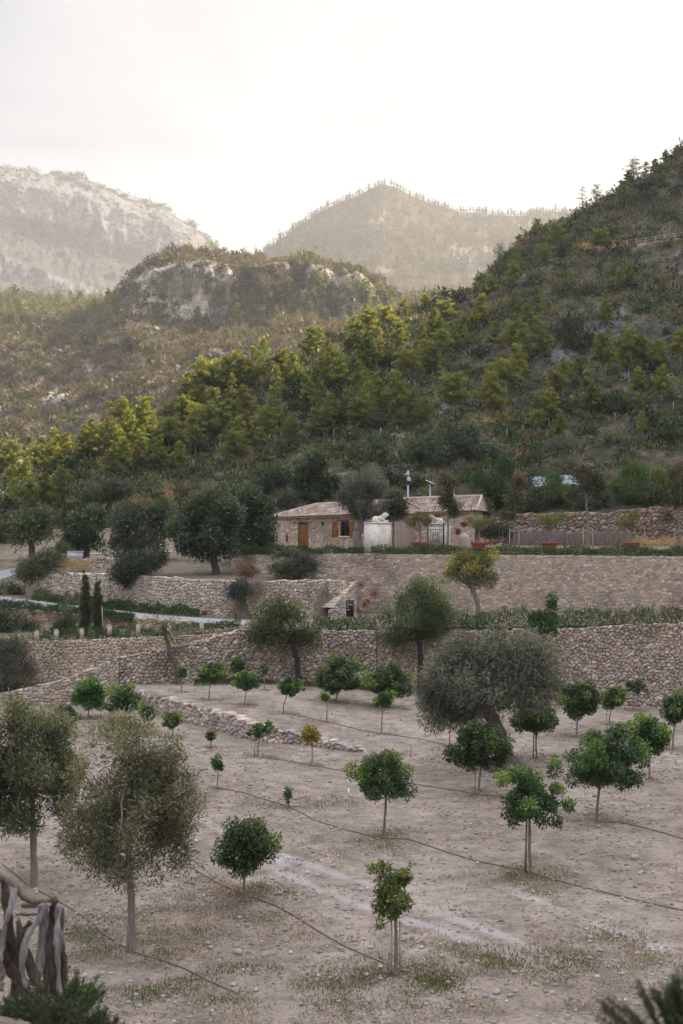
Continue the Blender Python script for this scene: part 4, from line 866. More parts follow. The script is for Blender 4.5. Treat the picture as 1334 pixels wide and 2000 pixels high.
# ------------------------------------------------------------------ orchard citrus trees
def stake(mb, x, h, lean=0, r_=.022): mb.tube([(x, -.05, -.1), (x + lean, -.05, h)], r_, 6)
CITS = [  # px, base y, top y, crown x0, x1, crown bottom y, density, light, label
 (772, 1905, 1683, 724, 816, 1832, .5, .6, 'slender sparse lemon tree nearest the camera, with pale yellow leaves and lemons', 1),
 (475, 1760, 1612, 412, 540, 1722, .9, .3, 'small rounded citrus tree by a hose, right of the tall young olive', 0),
 (750, 1635, 1468, 697, 815, 1580, 1, .4, 'bushy citrus tree standing alone mid field, light green shoots on top', 0),
 (1033, 1705, 1510, 964, 1102, 1628, .75, .75, 'ragged light green citrus tree on twin thin stems', 2),
 (1165, 1605, 1432, 1088, 1262, 1558, 1.15, .25, 'widest dark citrus tree, fallen oranges under it', 0),
 (935, 1552, 1420, 885, 1000, 1512, 1.1, .08, 'dark green citrus tree with a thin stake before the old olive trunk', 3),
 (1268, 1522, 1400, 1225, 1305, 1492, .75, .5, 'citrus tree half hidden behind the widest citrus crown', 0),
 (1046, 1481, 1372, 1003, 1092, 1442, .9, .15, 'dark orange tree on twin stems, right of the old olive, fruit below its crown', 2),
 (1126, 1440, 1338, 1085, 1175, 1410, 1.1, .1, 'round dark citrus tree standing before the rubble wall', 0),
 (1190, 1415, 1344, 1175, 1228, 1388, 1, .6, 'small fresh green citrus with a leaning stem, before the rubble wall', 3),
 (1236, 1388, 1330, 1221, 1262, 1358, .6, .9, 'tiny yellowish citrus sapling at the foot of the rubble wall', 0),
 (1314, 1464, 1358, 1293, 1352, 1425, 1, .2, 'citrus tree cut by the right edge, pale trunk with stake', 3),
 (656, 1370, 1290, 616, 704, 1362, 1.1, .15, 'low dense dark citrus, left one of the two round ones before the grey wall', 0),
 (753, 1381, 1305, 708, 796, 1371, 1.1, .15, 'low dense dark citrus, right one of the two round ones before the grey wall', 0),
 (745, 1432, 1352, 731, 770, 1386, .9, .8, 'thin stemmed little citrus with light crown overlapping a darker round one', 0),
 (638, 1410, 1354, 625, 645, 1370, .7, .7, 'very thin sapling with tiny crown below the left round citrus', 0),
 (553, 1393, 1322, 544, 596, 1365, .8, .6, 'small lopsided citrus with thin trunk on a round earth basin', 0),
 (478, 1377, 1316, 457, 509, 1357, .8, .7, 'small light green citrus behind the low wall, second from left', 0),
 (516, 1348, 1297, 504, 526, 1322, .3, .5, 'faint sparse sapling right of the leaning almond, near the grey wall', 0),
 (408, 1367, 1297, 387, 441, 1338, .9, .6, 'neat little citrus right of the leaning bare almond', 0),
 (354, 1352, 1303, 344, 368, 1326, .7, .7, 'tiny light citrus at the foot of the leaning almond', 0),
 (462, 1333, 1290, 449, 477, 1316, 1.3, .0, 'small dark rounded bush on a stem against the grey wall', 0),
 (609, 1495, 1422, 585, 628, 1457, .8, .5, 'yellow-leaved little citrus before the end of the low wall', 4),
 (503, 1476, 1412, 490, 541, 1442, .7, .5, 'small sparse citrus below the low wall, two thin stems', 3),
 (411, 1460, 1428, 402, 422, 1448, .8, .5, 'tiny sapling below the low wall right of the tall olive', 0),
 (424, 1541, 1476, 413, 437, 1513, .5, .4, 'thin leaning sapling with dark stem on the second hose', 0),
 (563, 1577, 1538, 553, 571, 1570, .5, .7, 'waist high sprout at the base of a bare stick', 5),
 (172, 1402, 1328, 137, 213, 1388, .85, .55, 'spreading citrus bush before the sloping wall at left', 0),
 (242, 1418, 1338, 212, 274, 1402, .7, .85, 'light green citrus rising behind the tall young olive', 0),
 (130, 1436, 1383, 103, 152, 1418, .8, .5, 'small citrus between the two tall olives', 0),
 (337, 1440, 1392, 314, 357, 1426, .9, .4, 'small dark citrus just right of the tall olive crown, below the low wall', 0),
 (291, 1432, 1378, 267, 303, 1414, .8, .6, 'small citrus behind the right shoulder of the tall young olive', 0),
 (878, 1457, 1380, 858, 905, 1412, .8, .4, 'citrus with pale trunk under the left side of the old olive', 0),
 (981, 1425, 1365, 960, 1004, 1392, .8, .2, 'small citrus hidden behind the old olive, only its trunk clear', 0),
 (176, 1645, 1575, 152, 198, 1612, .5, .8, 'small light green citrus seen through gaps behind the tall olive', 0)]
YEL = [(.22, .20, .03), (.34, .27, .04), (.12, .15, .03)]
for i, (bx, by, ty, x0, x1, cb, dens, light, lb, st) in enumerate(CITS):
    loc = hit(bx, by, 33, 93 if by > 1330 else 96); Y = loc[1]; k = Y / F
    H = (by - ty) * k * 1.02; cw = (x1 - x0) * k; ch = (cb - ty) * k; off = ((x0 + x1) / 2 - bx) * k
    r = rng(100 + i); area = cw * ch
    Lf = .11 if Y < 60 else .14
    n = int(min(21000, max(300, area * 3000 * dens * (.10 / Lf) ** 1.3)))
    tips = tuple(np.array(CITT) * (.55 + .6 * light)); pal = np.array(CIT) * (.8 + .55 * light)
    if st == 4: pal = np.array(YEL); tips = (.42, .34, .05)
    if st == 1: pal = np.array([(.05, .085, .025), (.10, .14, .035), (.24, .24, .05)])
    rc = min(cw, ch, 1.9) * (.15 if dens > .8 else .115); cz = H - ch / 2
    cl = shape_clumps(r, int((16 + 26 * dens) * max(1, area / 3.5) ** .8), cw / 2 - rc * .75, cw / 2 - rc * .75, ch / 2 - rc * .45, cz, rc, .45, lump=.46, flat_bottom=.32)
    cl[:, 0] += off * np.clip((cl[:, 2] - (H - ch)) / ch + .35, 0, 1.2)
    for _ in range(6):
        a = r.random() * 6.28; q = .25 + .6 * r.random(); cl = np.vstack([cl, [off + math.cos(a) * cw * .5 * q, math.sin(a) * cw * .4 * q, cz + ch * (.30 + .16 * r.random()), rc * .5]])
    tr = max(.03, min(.06, H * .016)); ht = H - ch
    tp = [(0, 0, -.15), (.02, 0, ht * .5), (off * .3 + .03, .02, ht + .05), (off * .8, 0, H - ch * .5)]
    if st == 2: tp[0] = (.10, 0, -.15)
    mb = MB(); mb.tube(tp, [tr * 1.25, tr, tr * .9, tr * .5], 8, cap=False)
    for j in r.permutation(len(cl))[:14]: limb(mb, r, np.array(tp[2]) * .6 + np.array(tp[3]) * .4, cl[j, :3], tr * .45, tr * .12, .2)
    o = empty('citrus_tree', loc, lb, 'citrus tree', 'citrus trees in the orchard')
    link('trunk', mb.mesh('trunk', M_barkg, True), o)
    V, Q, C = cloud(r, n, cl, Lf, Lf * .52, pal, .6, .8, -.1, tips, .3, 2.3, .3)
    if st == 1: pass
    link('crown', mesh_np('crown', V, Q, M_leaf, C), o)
    if st in (1, 2, 3):
        b = MB(); 
        if st == 1: stake(b, -.10, ht + .5); stake(b, .12, ht + .4)
        if st == 2: b.tube([(-.12, 0, -.1), (-.06, .02, ht + ch * .4)], [tr * .9, tr * .5], 7)
        if st == 3: stake(b, -.16, ht + ch * .4, .02)
        link('stake' if st != 2 else 'second_stem', b.mesh('stake', M_stake if st != 2 else M_barkg), o)
    if i in (0, 1, 7):
        for j in range({0: 3, 1: 1, 7: 9}[i]):
            b = MB(); q = cl[r.integers(len(cl))]; b.ell((q[0] * 1.0, q[1] - rc * 1.0 - (.1 if i != 7 else .2), q[2] - rc * (.5 if i != 7 else 1.0)), (.038, .038, .042), seg=10, ring=8)
            link('fruit', b.mesh('fruit', plain('lemon_skin', (.42, .36, .07) if i != 7 else (.48, .32, .07), .5)), o)
    if st == 5:
        b = MB(); b.tube([(0, 0, 0), (-.02, 0, (1577 - 1500) * k)], [.02, .012], 6); link('bare_stem', b.mesh('bare_stem', M_stake), o)
x, y, z = hit(802, 1480); b = MB(); b.tube([(0, 0, -.1), (.02, 0, 23 * y / F)], .03, 6)
link('wooden_stake', b.mesh('wooden_stake', M_stake), None, (x, y, z), label='bare wooden stake poking up behind the lone bushy citrus', category='stake')
x, y, z = hit(681, 1552); b = MB(); b.tube([(0, 0, -.1), (.0, 0, .22)], .05, 8); b.ell((0, 0, .22), (.052, .052, .02), seg=8, ring=6)
link('irrigation_post', b.mesh('irrigation_post', M_white), None, (x, y, z), label='tiny white irrigation post alone in mid field', category='post')
for px, py, c, lb in ((1134, 1612, (.55, .42, .05), 'yellowish orange on the ground, leftmost below the widest citrus'), (1157, 1617, (.62, .26, .03), 'bright fallen orange, middle of the three near the trunk of the widest citrus'), (1171, 1618, (.58, .20, .04), 'reddish fallen orange just right of the bright one'), (1237, 1607, (.65, .38, .03), 'fallen orange lying alone near the hose, right of the others')):
    x, y, z = hit(px, py); b = MB(); b.ell((0, 0, .05), (.055, .055, .052), seg=12, ring=10); link('orange', b.mesh('orange', plain('orange_skin', c, .5), True), None, (x, y, z), label=lb, category='orange', group='fallen oranges')

# ------------------------------------------------------------------ olives
OLV = [(.066, .072, .034), (.110, .114, .056), (.165, .165, .088)]
OLT = (.27, .27, .16)
def big_tree(name, label, cat, bx, by, blobs, n, L, W, pal, trunk, mat_b=M_barkg, mat_l=None, group=None, Y=None, tips=None, up=.2, spread=.6, rc=.4, ncl=60, depth=1.0, tr=(.12, .07), limbs=26, shell=2.0, cvar=.3, seed=1, lump=.3, base_z=None, droop=False, fill=.45, min_d=0):
    """blobs: (px centre, py centre, half width px, half height px) describe the crown as seen; trunk: (px, py) list from base up"""
    r = rng(seed); loc = hit(bx, by, min_d or 33, 300) if Y is None else (PX(bx, Y), Y, PZ(by, Y) if base_z is None else base_z)
    Y = loc[1]; k = Y / F; cl = []
    wt = np.array([b[2] * b[3] for b in blobs], float); wt /= wt.sum()
    for (cx_, cy_, rx, ry), w_ in zip(blobs, wt):
        m = max(4, int(ncl * w_)); rcc = rc
        X0 = (cx_ - bx) * k; Z0 = (HY - cy_) * k + CH - loc[2]
        c = shape_clumps(r, m, max(.05, rx * k - rcc * .6), max(.05, rx * k * depth - rcc * .6), max(.05, ry * k - rcc * .6), Z0, rcc, fill, lump=lump); c[:, 0] += X0; cl.append(c)
    cl = np.concatenate(cl)
    tp = [((px - bx) * k, 0, (HY - py) * k + CH - loc[2]) for px, py in trunk]; tp[0] = (tp[0][0], 0, -.3)
    mb = MB(); tp = np.array(tp)
    t = np.linspace(0, len(tp) - 1, 12); pts = np.stack([np.interp(t, range(len(tp)), tp[:, i]) for i in range(3)], 1)
    pts[1:-1] += r.normal(size=(10, 3)) * tr[0] * .12
    rad = np.linspace(tr[0], tr[1], 12) * (1 + .15 * (r.random(12) - .5)); rad[0] *= 1.5; rad[1] *= 1.15
    mb.tube(pts, rad, 12, cap=False)
    for j in r.permutation(len(cl))[:limbs]:
        s = pts[-1] if r.random() < .5 else pts[-3]; limb(mb, r, s, cl[j, :3], tr[1] * .55 * (.6 + .6 * r.random()), .012, .18, 6, 6)
    o = empty(name, loc, label, cat, group); link('trunk', mb.mesh('trunk', mat_b, True), o)
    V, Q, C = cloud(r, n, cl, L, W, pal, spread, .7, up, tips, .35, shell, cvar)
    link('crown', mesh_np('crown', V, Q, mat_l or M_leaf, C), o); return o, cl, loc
big_tree('olive_tree', 'tall young olive, airy grey-green crown, pale straight trunk, nearer of the two at left', 'olive tree', 255, 1860,
         [(262, 1570, 135, 120), (200, 1590, 85, 85), (330, 1560, 78, 90), (255, 1660, 125, 75), (235, 1455, 85, 66), (245, 1418, 52, 36), (175, 1640, 75, 50), (330, 1640, 65, 65), (310, 1490, 78, 70)],
         33000, .14, .034, [tuple(np.array(c) * 1.25) for c in OLV], [(255, 1860), (256, 1760), (252, 1680), (248, 1600), (255, 1500)], tips=OLT, rc=.36, ncl=230, tr=(.115, .06), limbs=36, seed=201, lump=.4, shell=1.7, fill=.25)
big_tree('olive_tree', 'denser tall young olive cut by the left edge, grey trunk', 'olive tree', 66, 1732,
         [(60, 1500, 105, 110), (0, 1480, 80, 90), (95, 1440, 55, 60), (60, 1590, 85, 50), (30, 1400, 50, 40), (-50, 1520, 80, 100), (120, 1540, 35, 60)],
         42000, .15, .036, [tuple(np.array(c) * np.array((.95, 1.02, .85))) for c in OLV], [(66, 1732), (66, 1650), (64, 1590), (60, 1500)], tips=(.22, .24, .12), rc=.42, ncl=170, tr=(.12, .08), limbs=50, seed=202, lump=.3)
old, _, _ = big_tree('old_olive_tree', 'huge old olive with drooping silvery crown and thick leaning trunk', 'olive tree', 985, 1505,
         [(960, 1320, 135, 80), (880, 1340, 68, 70), (1040, 1300, 62, 70), (900, 1290, 60, 50), (990, 1265, 90, 42), (870, 1400, 50, 36), (915, 1385, 40, 36), (1060, 1340, 36, 56), (840, 1350, 32, 50), (1015, 1372, 40, 22)],
         52000, .2, .042, [(.070, .078, .052), (.110, .122, .084), (.175, .188, .138)], [(985, 1505), (985, 1470), (968, 1430), (955, 1385), (950, 1350)], M_barkb, tips=(.20, .21, .145), up=-.35, rc=.62, ncl=210, tr=(.46, .27), limbs=24, seed=203, lump=.22, fill=.5, depth=.85)
x, y, z = hit(985, 1505); b = MB(); r = rng(9)
for a in np.linspace(0, 6.28, 9)[:-1]: b.tube([(0, 0, .7), (math.cos(a) * .45, math.sin(a) * .45, .3), (math.cos(a) * (.8 + .3 * r.random()), math.sin(a) * .8, -.15)], [.38, .30, .12], 8)
link('root_flare', b.mesh('root_flare', M_barkb, True), old, )
b = MB()
for px, py, s_ in ((1000, 1500, 26), (1030, 1508, 14)): pass
big_tree('olive_tree', 'silver-grey rounded olive at the left edge above the sloping wall', 'olive tree', 5, 1335, [(15, 1278, 50, 48), (-30, 1290, 50, 50), (35, 1260, 28, 32)], 13000, .2, .04,
         [(.06, .072, .05), (.10, .115, .08), (.16, .175, .125)], [(5, 1335), (8, 1315), (8, 1290)], rc=.5, ncl=70, tr=(.3, .2), seed=204, tips=(.24, .26, .19), Y=94.5, base_z=1.0, up=.4)
big_tree('olive_tree', 'rounded silvery olive with twisted trunk before the stone house', 'olive tree', 703, 1066, [(708, 962, 56, 54), (690, 985, 40, 36), (728, 950, 38, 42), (710, 1000, 44, 24)], 21000, .24, .05,
         [(.072, .086, .066), (.118, .135, .102), (.19, .205, .16)], [(703, 1066), (698, 1045), (706, 1025), (706, 1000)], rc=.6, ncl=80, tr=(.42, .26), seed=205, tips=(.24, .26, .2), Y=116, base_z=9.3, up=.6)

# ------------------------------------------------------------------ almonds, carobs and garden trees
ALM = [(.045, .075, .020), (.070, .110, .028), (.105, .150, .038)]
big_tree('almond_tree', 'dark trunked almond with leaning curved stem before the grey wall', 'almond tree', 583, 1322, [(548, 1222, 70, 44), (560, 1190, 40, 30), (510, 1240, 38, 32), (595, 1240, 30, 30), (530, 1200, 40, 30)],
         9500, .22, .055, ALM, [(583, 1322), (581, 1290), (572, 1262), (562, 1240)], M_barkd, rc=.55, ncl=70, tr=(.2, .13), seed=211, Y=93.4, base_z=1.25, tips=(.15, .20, .06), up=.5)
big_tree('almond_tree', 'broad green almond with dark upright trunk before the warm wall', 'almond tree', 822, 1342, [(815, 1200, 70, 58), (780, 1215, 48, 50), (850, 1180, 42, 48), (830, 1150, 42, 28), (845, 1235, 42, 30), (770, 1250, 30, 26)],
         15000, .22, .055, ALM, [(822, 1342), (821, 1300), (820, 1265), (815, 1225)], M_barkd, rc=.6, ncl=100, tr=(.2, .14), seed=212, Y=92.6, base_z=.8, tips=(.15, .21, .06), up=.55)
big_tree('leaning_almond_tree', 'nearly bare almond with a dark leaning trunk at the ramp', 'almond tree', 352, 1338, [(322, 1212, 40, 22), (300, 1222, 26, 14), (345, 1250, 30, 22), (375, 1280, 24, 10), (290, 1215, 16, 8)],
         900, .18, .045, [(.10, .12, .04), (.17, .17, .06)], [(352, 1338), (345, 1300), (330, 1268), (320, 1235), (318, 1215)], M_barkb, rc=.5, ncl=40, tr=(.22, .08), limbs=16, seed=213, Y=92.6, base_z=1.2, cvar=.4)
big_tree('yellowing_tree', 'tree with yellowing crown and forked pale trunk before the warm wall', 'tree', 936, 1205, [(915, 1112, 56, 36), (950, 1098, 30, 24), (900, 1095, 34, 24), (885, 1125, 24, 20), (958, 1128, 22, 18)],
         9500, .2, .05, [(.055, .075, .018), (.12, .13, .025), (.27, .23, .035)], [(936, 1205), (934, 1180), (926, 1160), (918, 1135)], M_barkg, rc=.5, ncl=60, tr=(.2, .15), seed=214, Y=98, base_z=4.95, tips=(.42, .36, .05), up=.3)
CAR = [(.022, .040, .016), (.036, .062, .024), (.058, .092, .036)]
def carob(lb, bx, by, blobs, n, Y, bz=None, seed=1, pal=CAR, L=.3, W=.13, tr=(.35, .2), rc=.7, ncl=90, name='carob_tree', cat='carob tree', tips=(.085, .13, .05), **kw):
    cx_ = np.mean([b_[0] for b_ in blobs]); cy_ = min(by - 18, np.mean([b_[1] for b_ in blobs]) + 12)
    return big_tree(name, lb, cat, bx, by, blobs, n, L, W, pal, [(bx, by), (bx + (cx_ - bx) * .3, by - (by - cy_) * .5), (cx_, cy_)], M_barkb, rc=rc, ncl=ncl, tr=tr, seed=seed, Y=Y, base_z=bz if bz is not None else zg(bx, Y), tips=tips, **kw)
carob('largest dark carob, thick grey trunk, on the slope above the curving wall', 422, 1120, [(405, 1040, 68, 52), (390, 990, 40, 36), (440, 1000, 50, 46), (430, 1060, 50, 34), (360, 1040, 34, 48), (395, 1072, 50, 22)], 17000, 113, None, 221)
carob('dark carob right of the largest one, beside the long house', 494, 1105, [(490, 1030, 48, 54), (480, 980, 40, 38), (505, 1060, 34, 34), (515, 1000, 24, 30)], 12000, 119, None, 222)
carob('grey-green carob left of the largest one, above the round hanging bush', 280, 1095, [(280, 1040, 66, 46), (250, 1010, 40, 30), (310, 1000, 38, 34), (240, 1060, 36, 30)], 11000, 124, None, 223, pal=[(.032, .048, .024), (.055, .075, .038), (.085, .11, .058)])
carob('bushy dark green carob between the path and the short upper wall', 170, 1085, [(165, 1040, 46, 40), (180, 1010, 30, 26), (145, 1055, 28, 26)], 7500, 126, None, 224)
carob('lighter green loose tree at far left beside the path', 62, 1085, [(62, 1030, 42, 34), (80, 1010, 26, 22), (40, 1045, 24, 26)], 4800, 128, None, 225, pal=[(.04, .06, .018), (.07, .10, .028), (.12, .14, .045)])
carob('dark conical carob directly behind the roof of the long house', 612, 1000, [(612, 940, 42, 46), (600, 965, 46, 24), (645, 950, 28, 30), (615, 905, 24, 24)], 12000, 152, None, 226, L=.36, W=.16)
carob('very broad dark carob on the slope above the two house wings', 872, 945, [(880, 875, 90, 42), (830, 885, 48, 38), (930, 890, 60, 36), (890, 850, 50, 22), (960, 900, 36, 28)], 16000, 172, None, 227, L=.38, W=.16, rc=.95, tr=(.5, .3))
carob('dark green bush-like carob left of the long house roof', 540, 985, [(540, 935, 34, 30), (510, 950, 26, 24), (470, 960, 34, 26)], 6000, 160, None, 228, L=.34, W=.14)
carob('dark evergreen mass behind the camera pole', 790, 975, [(785, 950, 36, 26), (760, 935, 24, 22), (810, 945, 20, 24)], 4500, 158, None, 229, L=.34, W=.14)
carob('dark wild olive above the long house, right of the conical carob', 728, 925, [(728, 880, 34, 28), (700, 905, 30, 16)], 4200, 185, None, 230, L=.36, W=.14)
carob('grey-green tree on the slope left of the orange earth bank', 215, 1005, [(215, 960, 44, 24), (185, 965, 30, 22), (240, 955, 26, 20)], 5200, 158, None, 231, L=.34, W=.12, pal=[(.045, .06, .03), (.07, .09, .045), (.10, .12, .07)])
carob('tall grey olive with dark trunk behind the sheet roof shed', 1103, 910, [(1090, 870, 36, 22), (1075, 890, 26, 16), (1110, 880, 20, 14)], 3600, 178, None, 232, L=.34, W=.09, pal=[(.055, .06, .045), (.08, .09, .065), (.12, .13, .10)])
carob('round silvery shrub-like olive on the slope above the staked trees', 1195, 885, [(1195, 858, 28, 26), (1180, 870, 24, 18)], 3600, 182, None, 233, L=.3, W=.08, pal=[(.10, .13, .07), (.15, .18, .11), (.21, .24, .16)])
carob('dark olive right of the round silvery one', 1240, 905, [(1240, 875, 28, 22), (1270, 890, 26, 20), (1300, 880, 26, 20)], 4000, 180, None, 234, L=.34, W=.1, pal=[(.05, .06, .035), (.08, .09, .055)])
# round bushes on the terraces
def bush(lb, blobs, Y, n, pal, seed, L=.22, W=.07, base=None, name='bush', cat='bush', up=.4, tips=None, rc=.4, mat=None, depth=1.0, spread=.6):
    r = rng(seed); k = Y / F; cxm = blobs[0][0]; bz = zg(cxm, Y) if base is None else base; cl = []
    for cx_, cy_, rx, ry in blobs:
        c = shape_clumps(r, max(5, int(rx * ry / 12)), rx * k * .85, rx * k * .85 * depth, ry * k * .85, PZ(cy_, Y) - bz, rc, .45, lump=.3); c[:, 0] += (cx_ - cxm) * k; cl.append(c)
    cl = np.concatenate(cl); V, Q, C = cloud(r, n, cl, L, W, pal, spread, .8, up, tips, .35, 2.2, .3)
    b = MB(); b.add(V, Q, None, C)
    for j in r.permutation(len(cl))[:8]:
        b2 = MB(); 
    return link(name, b.mesh(name, mat or M_leaf), None, (PX(cxm, Y), Y, bz), label=lb, category=cat)
RSM = [(.05, .062, .028), (.08, .098, .042), (.12, .135, .065)]
bush('big round dark lentisk bush hanging over the curving wall', [(258, 1105, 44, 32), (300, 1092, 30, 26), (248, 1120, 36, 24), (250, 1135, 12, 14)], 111.6, 10500, [(.020, .034, .012), (.034, .055, .018), (.05, .08, .025)], 241, base=7.0, up=.1)
bush('large olive-green bush at the left end of the curving wall', [(75, 1105, 44, 28), (55, 1120, 30, 22), (95, 1090, 30, 20)], 118, 7000, RSM, 242, base=6.2)
bush('small light green bush beside the white meter box', [(125, 1072, 20, 14)], 124, 1500, [(.06, .09, .02), (.10, .14, .04)], 243)
bush('dark mounded bush against the wall corner below the long house', [(580, 1112, 40, 20), (600, 1103, 24, 20), (548, 1115, 26, 14)], 111, 5200, [(.035, .05, .022), (.06, .078, .036), (.09, .11, .055)], 244, base=7.4)
bush('reddish brown dry shrub on the bare carob terrace', [(483, 1118, 20, 9)], 109, 900, [(.20, .09, .04), (.14, .07, .035), (.06, .06, .03)], 245, base=7.5)
bush('blue-green shrub trailing over the curving wall, right part', [(470, 1150, 22, 16), (455, 1158, 12, 12)], 106, 2600, [(.04, .06, .05), (.07, .09, .075)], 246, base=6)
bush('bleached grey twiggy shrub hanging on the curving wall', [(500, 1150, 20, 16)], 106.2, 1500, [(.24, .20, .18), (.33, .28, .25)], 247, base=6, L=.35, W=.025)
bush('green bush on the left edge between the two road bends', [(8, 1150, 32, 10), (38, 1162, 22, 10), (-25, 1150, 25, 14)], 119, 3800, RSM, 248, base=5.9)
bush('dark bushes at far left below the road', [(25, 1222, 42, 24), (-10, 1215, 30, 30), (60, 1230, 22, 14)], 103, 5500, [(.03, .045, .02), (.055, .075, .03)], 249, base=3.9)
bush('dark shrub just left of the taller cypress', [(128, 1222, 22, 18)], 101, 2200, [(.03, .045, .02), (.055, .075, .03)], 250, base=3.9)
bush('leafy bright green bush with one tall shoot between hedge sections', [(1064, 1218, 32, 18), (1048, 1208, 14, 14), (1077, 1190, 6, 24), (1080, 1172, 3, 10), (1070, 1240, 18, 12)], 89.6, 4200, [(.04, .08, .02), (.07, .12, .03)], 251, base=4.8, rc=.25, tips=(.14, .2, .06))
bush('dark green creeper hanging on the rubble wall behind the old olive', [(968, 1245, 14, 14)], 91.8, 900, [(.04, .07, .02), (.07, .11, .03)], 252, base=4.0)
bush('bright red creeper at the foot of the warm wall beside the parapet', [(731, 1161, 4, 4), (716, 1176, 6, 4), (705, 1142, 2, 4), (711, 1183, 3, 3)], 111.2, 330, [(.45, .02, .03), (.33, .025, .025), (.10, .06, .03)], 253, base=5, rc=.16, L=.14, W=.07)
bush('crimson flowering bush left of the round stone post', [(895, 1034, 6, 6), (905, 1025, 8, 3)], 121.8, 420, [(.40, .03, .06), (.25, .03, .04), (.06, .06, .03)], 254, base=9.6, rc=.18, L=.15, W=.08)
bush('dark rounded bush behind the pot beside the iron gate', [(955, 1035, 34, 17), (985, 1040, 18, 14)], 126, 2800, [(.018, .026, .014), (.032, .042, .022)], 255, base=9.6)
bush('small grey-green shrub against the honey wall', [(58, 1310, 12, 14)], 95.6, 800, [(.10, .11, .08), (.14, .14, .10)], 256, base=1.2, L=.2, W=.03)
bush('pale twiggy shrub at the foot of the honey wall', [(25, 1315, 18, 12)], 94.5, 800, [(.12, .11, .07), (.16, .14, .10)], 257, base=1.0, L=.2, W=.03)
bush('low green ground shrubs along the sloping wall top', [(25, 1338, 26, 6)], 93.5, 1200, [(.04, .06, .03), (.07, .09, .045)], 258, base=1.0)
for lb, bl, Y_, n_, pl in [
    ('dark wild shrubs behind the low fence at the far left', [(5, 1035, 30, 16), (-25, 1040, 30, 18), (35, 1028, 20, 12)], 146, 4000, 0), ('grey-green scrub beside the little far cypress', [(110, 1012, 24, 12), (90, 1005, 20, 12)], 152, 2600, 1),
    ('dark evergreen shrubs on top of the dark boulder wall, right of the tall oak', [(1030, 985, 26, 16), (1045, 970, 22, 16)], 144, 3600, 0), ('dark evergreen shrubs on the boulder wall behind the grey forked oak', [(1150, 985, 34, 16), (1170, 970, 24, 16)], 144, 4200, 0),
    ('dark shrubs above the boulder wall between the two right pines', [(1275, 985, 22, 14), (1280, 968, 18, 16)], 144, 3000, 0), ('brownish green shrub mass above the sheet roof', [(1060, 925, 40, 14), (1100, 915, 30, 14)], 165, 3600, 1),
    ('dark shrub mass right of the smaller house wing roof', [(925, 985, 26, 20), (905, 1000, 18, 18), (940, 1000, 20, 16)], 131, 4200, 0), ('dark shrub mass on the slope left of the conical carob', [(560, 975, 30, 16), (535, 985, 20, 12)], 150, 3200, 0),
    ('dark rounded shrubs above the dark boulder wall at the right edge', [(1325, 975, 24, 18), (1345, 960, 20, 20)], 144, 3000, 0)]:
    bush(lb, bl, Y_, n_, [(.030, .045, .018), (.05, .072, .028), (.075, .10, .042)] if pl == 0 else [(.055, .065, .035), (.085, .095, .052), (.12, .125, .075)], 700 + len(lb), L=.28, W=.12, rc=.6)
# meter box
b = MB(); b.box(-.65, .65, -.25, .25, 0, .62, (.62, .64, .68)); b.box(-.7, .7, -.3, .3, .62, .70, (.5, .5, .5)); me = b.mesh('meter_box', M_stone)
link('meter_box', me, None, (PX(147, 122.5), 122.5, PZ(1092, 122.5)), label='small pale stone box at the end of the short upper wall', category='meter box')
# drain cover in the wall by the road
b = MB(); b.box(-.22, .22, -.05, .05, 0, .36); link('wall_niche', b.mesh('wall_niche', plain('rust', (.18, .09, .05), .8)), None, (PX(399, 107.3), 107.3, 4.95), label='small rusty grate in the base of the curving wall', category='grate')
b = MB(); b.tube([(0, 0, 0), (0, 0, .35)], .05, 8); b.ell((0, 0, .38), (.075, .075, .05), seg=8, ring=6); link('bollard_light', b.mesh('bollard_light', M_iron), None, (PX(461, 104), 104, 4.8), label='little black bollard light at the end of the road', category='bollard light')

# cypresses
def cypress(lb, bx, by, ty, wpx, Y, bz, seed, pal, n=5200, stk=False):
    r = rng(seed); k = Y / F; H = (by - ty) * k; w_ = wpx * k / 2; m = 46; t = r.random(m)
    cl = np.stack([(r.random(m) - .5) * w_ * .7, (r.random(m) - .5) * w_ * .7, H * (.05 + .92 * t), np.full(m, w_ * .75) * np.interp(t, [0, .1, .5, 1], [.7, 1, .9, .22])], 1)
    V, Q, C = cloud(r, n, cl, .16, .05, pal, .35, .35, 1.3, None, .3, 2, .3); o = empty('cypress_tree', (PX(bx, Y), Y, bz), lb, 'cypress', 'cypress trees')
    b = MB(); b.tube([(0, 0, -.2), (0, 0, H * .8)], [.08, .03], 7); link('trunk', b.mesh('trunk', M_barkb), o); link('crown', mesh_np('crown', V, Q, M_leaf, C), o)
    if stk: b = MB(); b.tube([(w_ * 1.0, -.3, -.1), (w_ * .8, -.3, H * .5)], .035, 6); link('stake', b.mesh('stake', M_stake), o)
cypress('taller dark slim cypress, left of the pair by the road', 167, 1238, 1113, 24, 99, 4.1, 261, [(.03, .05, .018), (.05, .08, .026)], 9000)
cypress('shorter greyer cypress of the pair, with a stake', 191, 1244, 1131, 24, 98, 4.1, 262, [(.045, .058, .028), (.07, .085, .04)], 7500, True)
cypress('small dark cypress at far left behind the carobs', 126, 1026, 977, 8, 150, PZ(1026, 150), 263, [(.025, .04, .015), (.04, .06, .02)], 1800)
